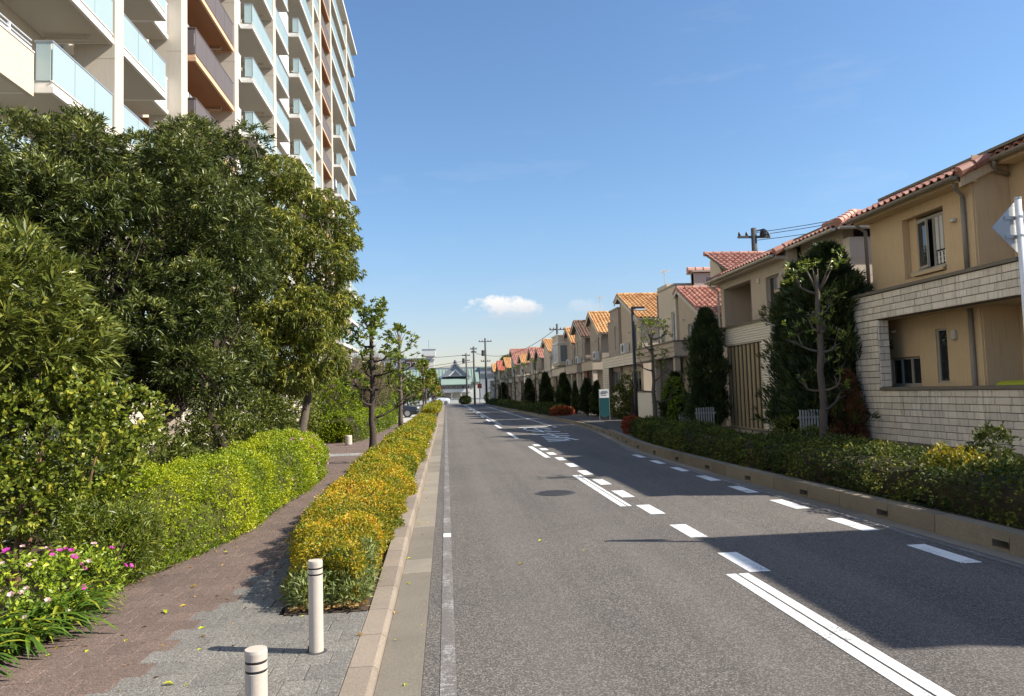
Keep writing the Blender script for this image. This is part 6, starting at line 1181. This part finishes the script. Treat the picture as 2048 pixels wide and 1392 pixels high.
wire('upper wire from the pole behind the pink roofs running right', (14.1, 31.2, 8.55), (22, 14, 8.6), 0.5, 0.014); wire('lower wire from the pole behind the pink roofs running right', (14.1, 31.2, 8.2), (22, 14, 8.1), 0.5, 0.014); wire('outer wire from the pole behind the pink roofs', (14.75, 31.2, 8.5), (23, 14, 8.8), 0.5, 0.014)
wire('long wire between the street end pole and the pole behind the orange roofs', (6.0, 106, 7.2), (11.6, 74, 8.2), 1.1, 0.03); wire('short wire down from the tallest pole', (6.0, 106, 7.6), (4.4, 112, 8.2), 0.4, 0.03)
wire('wire from the leftmost end pole going left', (3.6, 125, 7.3), (-38, 160, 6.2), 0.8, 0.035); wire('upper wire from the leftmost end pole going left', (3.6, 125, 8.3), (-40, 160, 10.5), 0.8, 0.035); wire('low wire across the end of the street', (4.4, 112, 6.6), (-30, 150, 6.0), 1.0, 0.03)
# transformer cluster on the near pole
tc_ = thing('cable_box', (14.35, 31.1, 8.3), 'dark cable splice box hanging beside the pole behind the pink roofs', 'cable box'); MB().lathe((14.42, 31.1, 8.36), [(0.05, 0), (0.16, 0.06), (0.16, 0.24), (0.04, 0.34)], 10).build('box', M_dkmetal, tc_); MB().tube([(14.05, 31.15, 8.6), (14.42, 31.1, 8.68)], 0.03, 6).build('bracket', M_dkmetal, tc_)
# ------------------------------------------------------------------ cars
M_car = plain('black_car_paint', (0.022, 0.024, 0.028), 0.18); M_tyre = plain('tyre_rubber', (0.02, 0.02, 0.02), 0.8); M_rim = plain('alloy_rim', (0.45, 0.45, 0.46), 0.3, 0.8); M_cglass = glassmat('car_glass', (0.03, 0.035, 0.04)); M_wcar = plain('white_van_paint', (0.72, 0.74, 0.75), 0.3); M_lampw = plain('headlamp', (0.75, 0.76, 0.78), 0.15); M_lampr = plain('tail_lamp', (0.45, 0.02, 0.02), 0.25)
def loft(secs, name, mat, parent):
    mb = MB(); k = len(secs[0])
    for s in secs: mb.v += s
    for i in range(len(secs)-1):
        for j in range(k): mb.f.append((i*k+j, i*k+(j+1) % k, (i+1)*k+(j+1) % k, (i+1)*k+j))
    mb.f.append(tuple(range(k))[::-1]); mb.f.append(tuple((len(secs)-1)*k+j for j in range(k))); o = mb.build(name, mat, parent, smooth=False); return o
def car(x, y, ang, prof, cab, paint, label, name, L, wid, z0=0.06, wheels=(0.8, 3.4), wr=0.31):
    """x,y nose position, heading along the X axis when ang = 1 (nose towards +X); prof: (s, zlow, zhigh) along the length; cab likewise"""
    t = thing(name, (x-ang*L/2, y, z0), label, 'car')
    def sec(s, zl, zh, w, tp=0.0):
        xx = x-ang*s; return [(xx, y-w, z0+zl), (xx, y+w, z0+zl), (xx, y+w*1.02, z0+(zl+zh)/2), (xx, y+w-tp, z0+zh), (xx, y-w+tp, z0+zh), (xx, y-w*1.02, z0+(zl+zh)/2)]
    loft([sec(s, a, b, wid/2*w, 0.06) for s, a, b, w in prof], 'body', paint, t); loft([sec(s, a, b, wid/2*w, 0.14) for s, a, b, w in cab], 'cabin', M_cglass, t)
    c0, c1 = cab[1], cab[-2]; MB().box(min(x-ang*c0[0], x-ang*c1[0]), max(x-ang*c0[0], x-ang*c1[0]), y-wid/2*0.80, y+wid/2*0.80, z0+c0[2]-0.02, z0+c0[2]+0.02).build('roof', paint, t, bevel=0.015)
    for s in ((c0[0]+c1[0])/2, ): MB().box(x-ang*s-0.04, x-ang*s+0.04, y-wid/2*0.955, y+wid/2*0.955, z0+cab[1][1], z0+cab[1][2]-0.2).build('door_pillar', paint, t)
    for s in wheels:
        for sd in (-1, 1):
            wy = y+sd*(wid/2-0.09); mb = MB().tube([(x-ang*s, wy-0.1, z0+wr), (x-ang*s, wy+0.1, z0+wr)], wr, 20); w = mb.build('wheel', M_tyre, t); MB().tube([(x-ang*s, wy+sd*0.085-0.02, z0+wr), (x-ang*s, wy+sd*0.085+0.02, z0+wr)], wr*0.62, 14).build('rim', M_rim, w)
    for sd in (-1, 1):
        MB().box(x-ang*0.04-0.06, x-ang*0.04+0.06, y+sd*wid*0.36-0.16, y+sd*wid*0.36+0.16, z0+0.62, z0+0.74).build('headlight', M_lampw, t, bevel=0.02); MB().box(x-ang*(L-0.03)-0.05, x-ang*(L-0.03)+0.05, y+sd*wid*0.38-0.12, y+sd*wid*0.38+0.12, z0+0.70, z0+0.86).build('tail_light', M_lampr, t); MB().box(x-ang*1.55-0.08, x-ang*1.55+0.08, y+sd*(wid/2+0.06)-0.06, y+sd*(wid/2+0.06)+0.06, z0+0.92, z0+1.04).build('wing_mirror', paint, t)
    return t
car(-2.05, 54.5, 1, [(0, 0.30, 0.62, 0.80), (0.15, 0.22, 0.74, 0.93), (1.2, 0.2, 0.90, 1.0), (3.6, 0.2, 0.96, 1.0), (4.35, 0.25, 0.94, 0.95), (4.5, 0.35, 0.80, 0.85)], [(1.15, 0.88, 0.90, 0.90), (1.95, 0.90, 1.42, 0.86), (3.2, 0.92, 1.42, 0.86), (4.05, 0.93, 0.95, 0.88)], M_car, 'dark sedan parked across the driveway behind the pale trunk', 'parked_car', 4.5, 1.7)
car(0.6, 121.3, 1, [(0, 0.35, 0.8, 0.85), (0.15, 0.25, 0.95, 0.95), (0.7, 0.22, 1.10, 1.0), (3.2, 0.22, 1.15, 1.0), (3.4, 0.3, 1.12, 0.97)], [(0.55, 1.08, 1.12, 0.95), (1.0, 1.1, 1.85, 0.9), (3.1, 1.12, 1.88, 0.9), (3.38, 1.12, 1.3, 0.9)], M_wcar, 'small white van crossing at the end of the street', 'white_van', 3.4, 1.5, 0.0, (0.65, 2.75), 0.28)
# ------------------------------------------------------------------ end of the street
M_green = surf('green_copper_roof', (0.225, 0.295, 0.25), 0.7, 0.1, 0.5, 20, 0.1, 0.1); M_greyr = surf('grey_roof', (0.26, 0.28, 0.30), 0.7, 0.1, 0.5, 20, 0.1, 0.1); M_wallw = surf('white_wall', (0.68, 0.67, 0.63), 0.8, 0.08, 0.4, 20, 0.08, 0.1); M_oran = surf('orange_wall', (0.58, 0.26, 0.10), 0.8, 0.08, 0.4, 20, 0.08, 0.1); M_dgrey = surf('dark_grey_wall', (0.10, 0.11, 0.13), 0.7, 0.1, 0.4, 20, 0.1, 0.1)
hall = thing('temple_roof_hall', (1, 150, 0), 'long hall with green temple style roof closing the end of the street', 'building'); YH = 142
MB().prism([(YH-2.2, 3.9), (YH+4, 6.75), (YH+10.2, 3.9), (YH+10.2, 3.75), (YH-2.2, 3.75)], 0, -9, 6.5).build('roof', M_green, hall); MB().box(-9.2, 6.7, YH+3.7, YH+4.3, 6.5, 7.0).build('ridge', M_greyr, hall)
for i in range(24): MB().hexa([(-8.9+i*0.64, YH-2.25, 3.9), (-8.82+i*0.64, YH-2.25, 3.9), (-8.82+i*0.64, YH+3.8, 6.68), (-8.9+i*0.64, YH+3.8, 6.68), (-8.9+i*0.64, YH-2.25, 3.98), (-8.82+i*0.64, YH-2.25, 3.98), (-8.82+i*0.64, YH+3.8, 6.76), (-8.9+i*0.64, YH+3.8, 6.76)]).build('roof_seam', M_green, hall)
g = MB().prism([(-0.6, 5.0), (4.4, 5.0), (1.9, 7.55)], 1, YH-1.4, YH+4).build('gable', M_greyr, hall); MB().prism([(0.5, 5.15), (3.3, 5.15), (1.9, 6.5)], 1, YH-1.45, YH-1.41).build('gable_panel', M_wallw, g); MB().prism([(1.0, 5.2), (2.8, 5.2), (1.9, 6.1)], 1, YH-1.5, YH-1.46).build('gable_grille', M_dgrey, g)
for s in (-1, 1): MB().hexa([(1.9, YH-1.7, 7.4), (1.9, YH-1.4, 7.4), (1.9+s*2.9, YH-1.4, 4.6), (1.9+s*2.9, YH-1.7, 4.6), (1.9, YH-1.7, 7.85), (1.9, YH-1.4, 7.85), (1.9+s*3.0, YH-1.4, 4.85), (1.9+s*3.0, YH-1.7, 4.85)]).build('barge_board', M_greyr, hall)
MB().lathe((1.9, YH-1.5, 7.6), [(0.25, 0), (0.35, 0.2), (0.15, 0.6)], 8).build('finial', M_dgrey, g)
MB().prism([(YH-3.4, 3.5), (YH-1.2, 4.6), (YH-1.2, 4.45), (YH-3.4, 3.35)], 0, -0.9, 4.8).build('lower_roof', M_green, hall)
MB().box(-9, 6.5, YH, YH+8, 0, 3.74).build('wall', M_wallw, hall); MB().box(-0.8, 4.7, YH-2.6, YH-0.01, 2.6, 3.34).build('upper_band', M_dgrey, hall); MB().box(-0.8, 4.7, YH-2.7, YH-0.01, 1.95, 2.59).build('sign_band', M_wallw, hall)
for i in range(6):
    w = MB().box(-0.7+i*0.9, 0.05+i*0.9, YH-2.66, YH-2.601, 2.7, 3.2).build('window', M_rail, hall); MB().box(-0.64+i*0.9, -0.01+i*0.9, YH-2.68, YH-2.661, 2.75, 3.15).build('pane', M_darkwin, w)
for xx in (-0.7, 1.0, 2.8, 4.5): MB().box(xx, xx+0.2, YH-2.6, YH-2.4, 0, 1.94).build('column', M_wallw, hall)
MB().box(-1.75, -0.85, YH-3, YH-0.01, 0, 3.3).build('orange_wall', M_oran, hall); MB().box(-1.95, -1.76, YH-3.1, YH-0.01, 0, 3.3).build('white_edge', M_wallw, hall)
sh = thing('wooden_shop', (-4, 137, 0), 'white shop with pitched roof left of the temple hall', 'building'); MB().box(-8, -2.0, 134, 141, 0, 2.9).build('wall', M_wallw, sh); MB().prism([(-8.4, 2.9), (-1.6, 2.9), (-5, 4.3)], 1, 133.6, 141.4).build('roof', M_greyr, sh); MB().box(-6, -3, 133.95, 133.999, 0.2, 2.0).build('shop_window', M_darkwin, sh)
gb = thing('grey_hall', (12, 150, 0), 'grey flat roofed hall behind the utility poles', 'building'); MB().box(6.8, 30, 144, 156, 0, 6.6).build('wall', M_greyr, gb); MB().box(6.7, 30.2, 143.8, 156.2, 6.603, 6.9).build('roof_edge', M_green, gb); MB().box(6.7, 14, 143.85, 143.99, 4.9, 5.5).build('upper_band', M_dgrey, gb)
low = thing('roadside_wall', (0, 129, 0), 'low white wall across the end of the street', 'wall'); MB().box(-30, 30, 128.6, 128.8, 0, 0.75).build('wall_panel', M_wallw, low); MB().box(-30, 30, 128.55, 128.85, 0.753, 0.83).build('coping', M_base, low)
wt_ = thing('white_tower', (-6.5, 300, 0), 'white tower with flat cantilevered top above the far roofs', 'tower'); MB().box(-8.0, -4.6, 298, 304, 0, 17.4).build('shaft', M_wallw, wt_); MB().prism([(-8.3, 16.2), (-8.0, 15.0), (-4.7, 15.0), (-4.4, 16.2)], 1, 297.9, 304).build('bracket', M_greyr, wt_)
MB().box(-9.3, -3.9, 296.8, 305, 17.403, 19.8).build('tank_room', M_wallw, wt_); MB().box(-9.4, -3.8, 296.7, 305.1, 19.803, 20.2).build('roof_edge', M_greyr, wt_); MB().tube([(-6.6, 300, 20.2), (-6.6, 300, 24)], 0.09, 6).build('mast', M_greyr, wt_)
def block(label, x0, x1, y, d, h, mat, rows, cols):
    t = thing('apartment_block', ((x0+x1)/2, y, 0), label, 'building'); MB().box(x0, x1, y, y+d, 0, h).build('wall', mat, t); fh = (h-1)/rows; cw = (x1-x0)/cols
    for r in range(rows):
        for c in range(cols):
            w = MB().box(x0+c*cw+cw*0.15, x0+(c+1)*cw-cw*0.15, y-0.15, y-0.001, 0.6+r*fh+fh*0.25, 0.6+r*fh+fh*0.8).build('window', M_wallw, t); MB().box(x0+c*cw+cw*0.2, x0+(c+1)*cw-cw*0.2, y-0.2, y-0.151, 0.6+r*fh+fh*0.32, 0.6+r*fh+fh*0.75).build('pane', M_darkwin, w)
    MB().box(x0-0.3, x1+0.3, y-0.4, y+d, h+0.003, h+0.5).build('roof_edge', M_greyr, t)
M_rbr = surf('red_brown_wall', (0.30, 0.16, 0.12), 0.8, 0.1, 0.4, 20, 0.08, 0.1)
block('red brown banded apartment block below the white tower', -15, -8.9, 280, 14, 15.2, M_rbr, 5, 3); block('white apartment block seen left of the pale trunk', -25, -15.5, 285, 14, 15.8, M_wallw, 5, 6); block('dark blue grey building left of the temple hall', -12, -6.5, 170, 10, 7.6, M_dgrey, 3, 4); block('dull apartment block beyond the garden trees', -60, -22, 240, 14, 14, M_umber, 5, 9)
# palm behind the far houses
pt = thing('palm_tree', (9.6, 112, 0.1), 'fan palm rising behind the far red roof', 'palm'); MB().tube([(9.6, 112, 0), (9.6, 112, 6.6)], [0.2, 0.16], 10).build('trunk', M_bark, pt, smooth=True)
Pp = np.tile(np.array([[9.6, 112, 6.7]]), (260, 1)); Dp = sphere(260); Dp[:, 2] = np.abs(Dp[:, 2])*0.9-0.15; leaf_object('fronds', Pp, Dp, NR.uniform(0.9, 1.5, 260), 0.14, M_lfar, NR.uniform(0.2, 0.9, 260), pt, droop=0.25)
# dark far bushes at the end of the street and a red round sign
for i, (x, y, r) in enumerate(((3.0, 114.5, 0.9), (7.2, 113, 1.3), (9.5, 116, 1.6))): shrub('end_bush', ['dark rounded bush in the middle of the street end', 'dark bush under the tallest pole', 'rightmost dark bush at the street end'][i], 'bush', (x, y, 0), [((x, y, r*0.7), (r, r, r*0.7))], 260, 8, 0.28, 0.12, M_lfar, group='bushes at the end of the street')
rs = thing('red_sign', (5.0, 108.6, 0.1), 'small red sign on a post at the end of the street', 'sign'); MB().tube([(5.0, 108.6, 0), (5.0, 108.6, 3.4)], 0.05, 8).build('post', M_alu, rs); MB().box(4.7, 5.35, 108.5, 108.54, 2.4, 3.1).build('sign_plate', plain('red_sign_paint', (0.55, 0.10, 0.05), 0.5), rs)
wm = thing('white_post', (6.7, 104, 0.1), 'tall white pillar in front of the last houses', 'pillar'); MB().box(6.5, 6.9, 103.8, 104.2, 0.1, 2.5).build('shaft', M_wallw, wm); MB().box(6.45, 6.95, 103.75, 104.25, 2.503, 2.6).build('cap', M_base, wm)
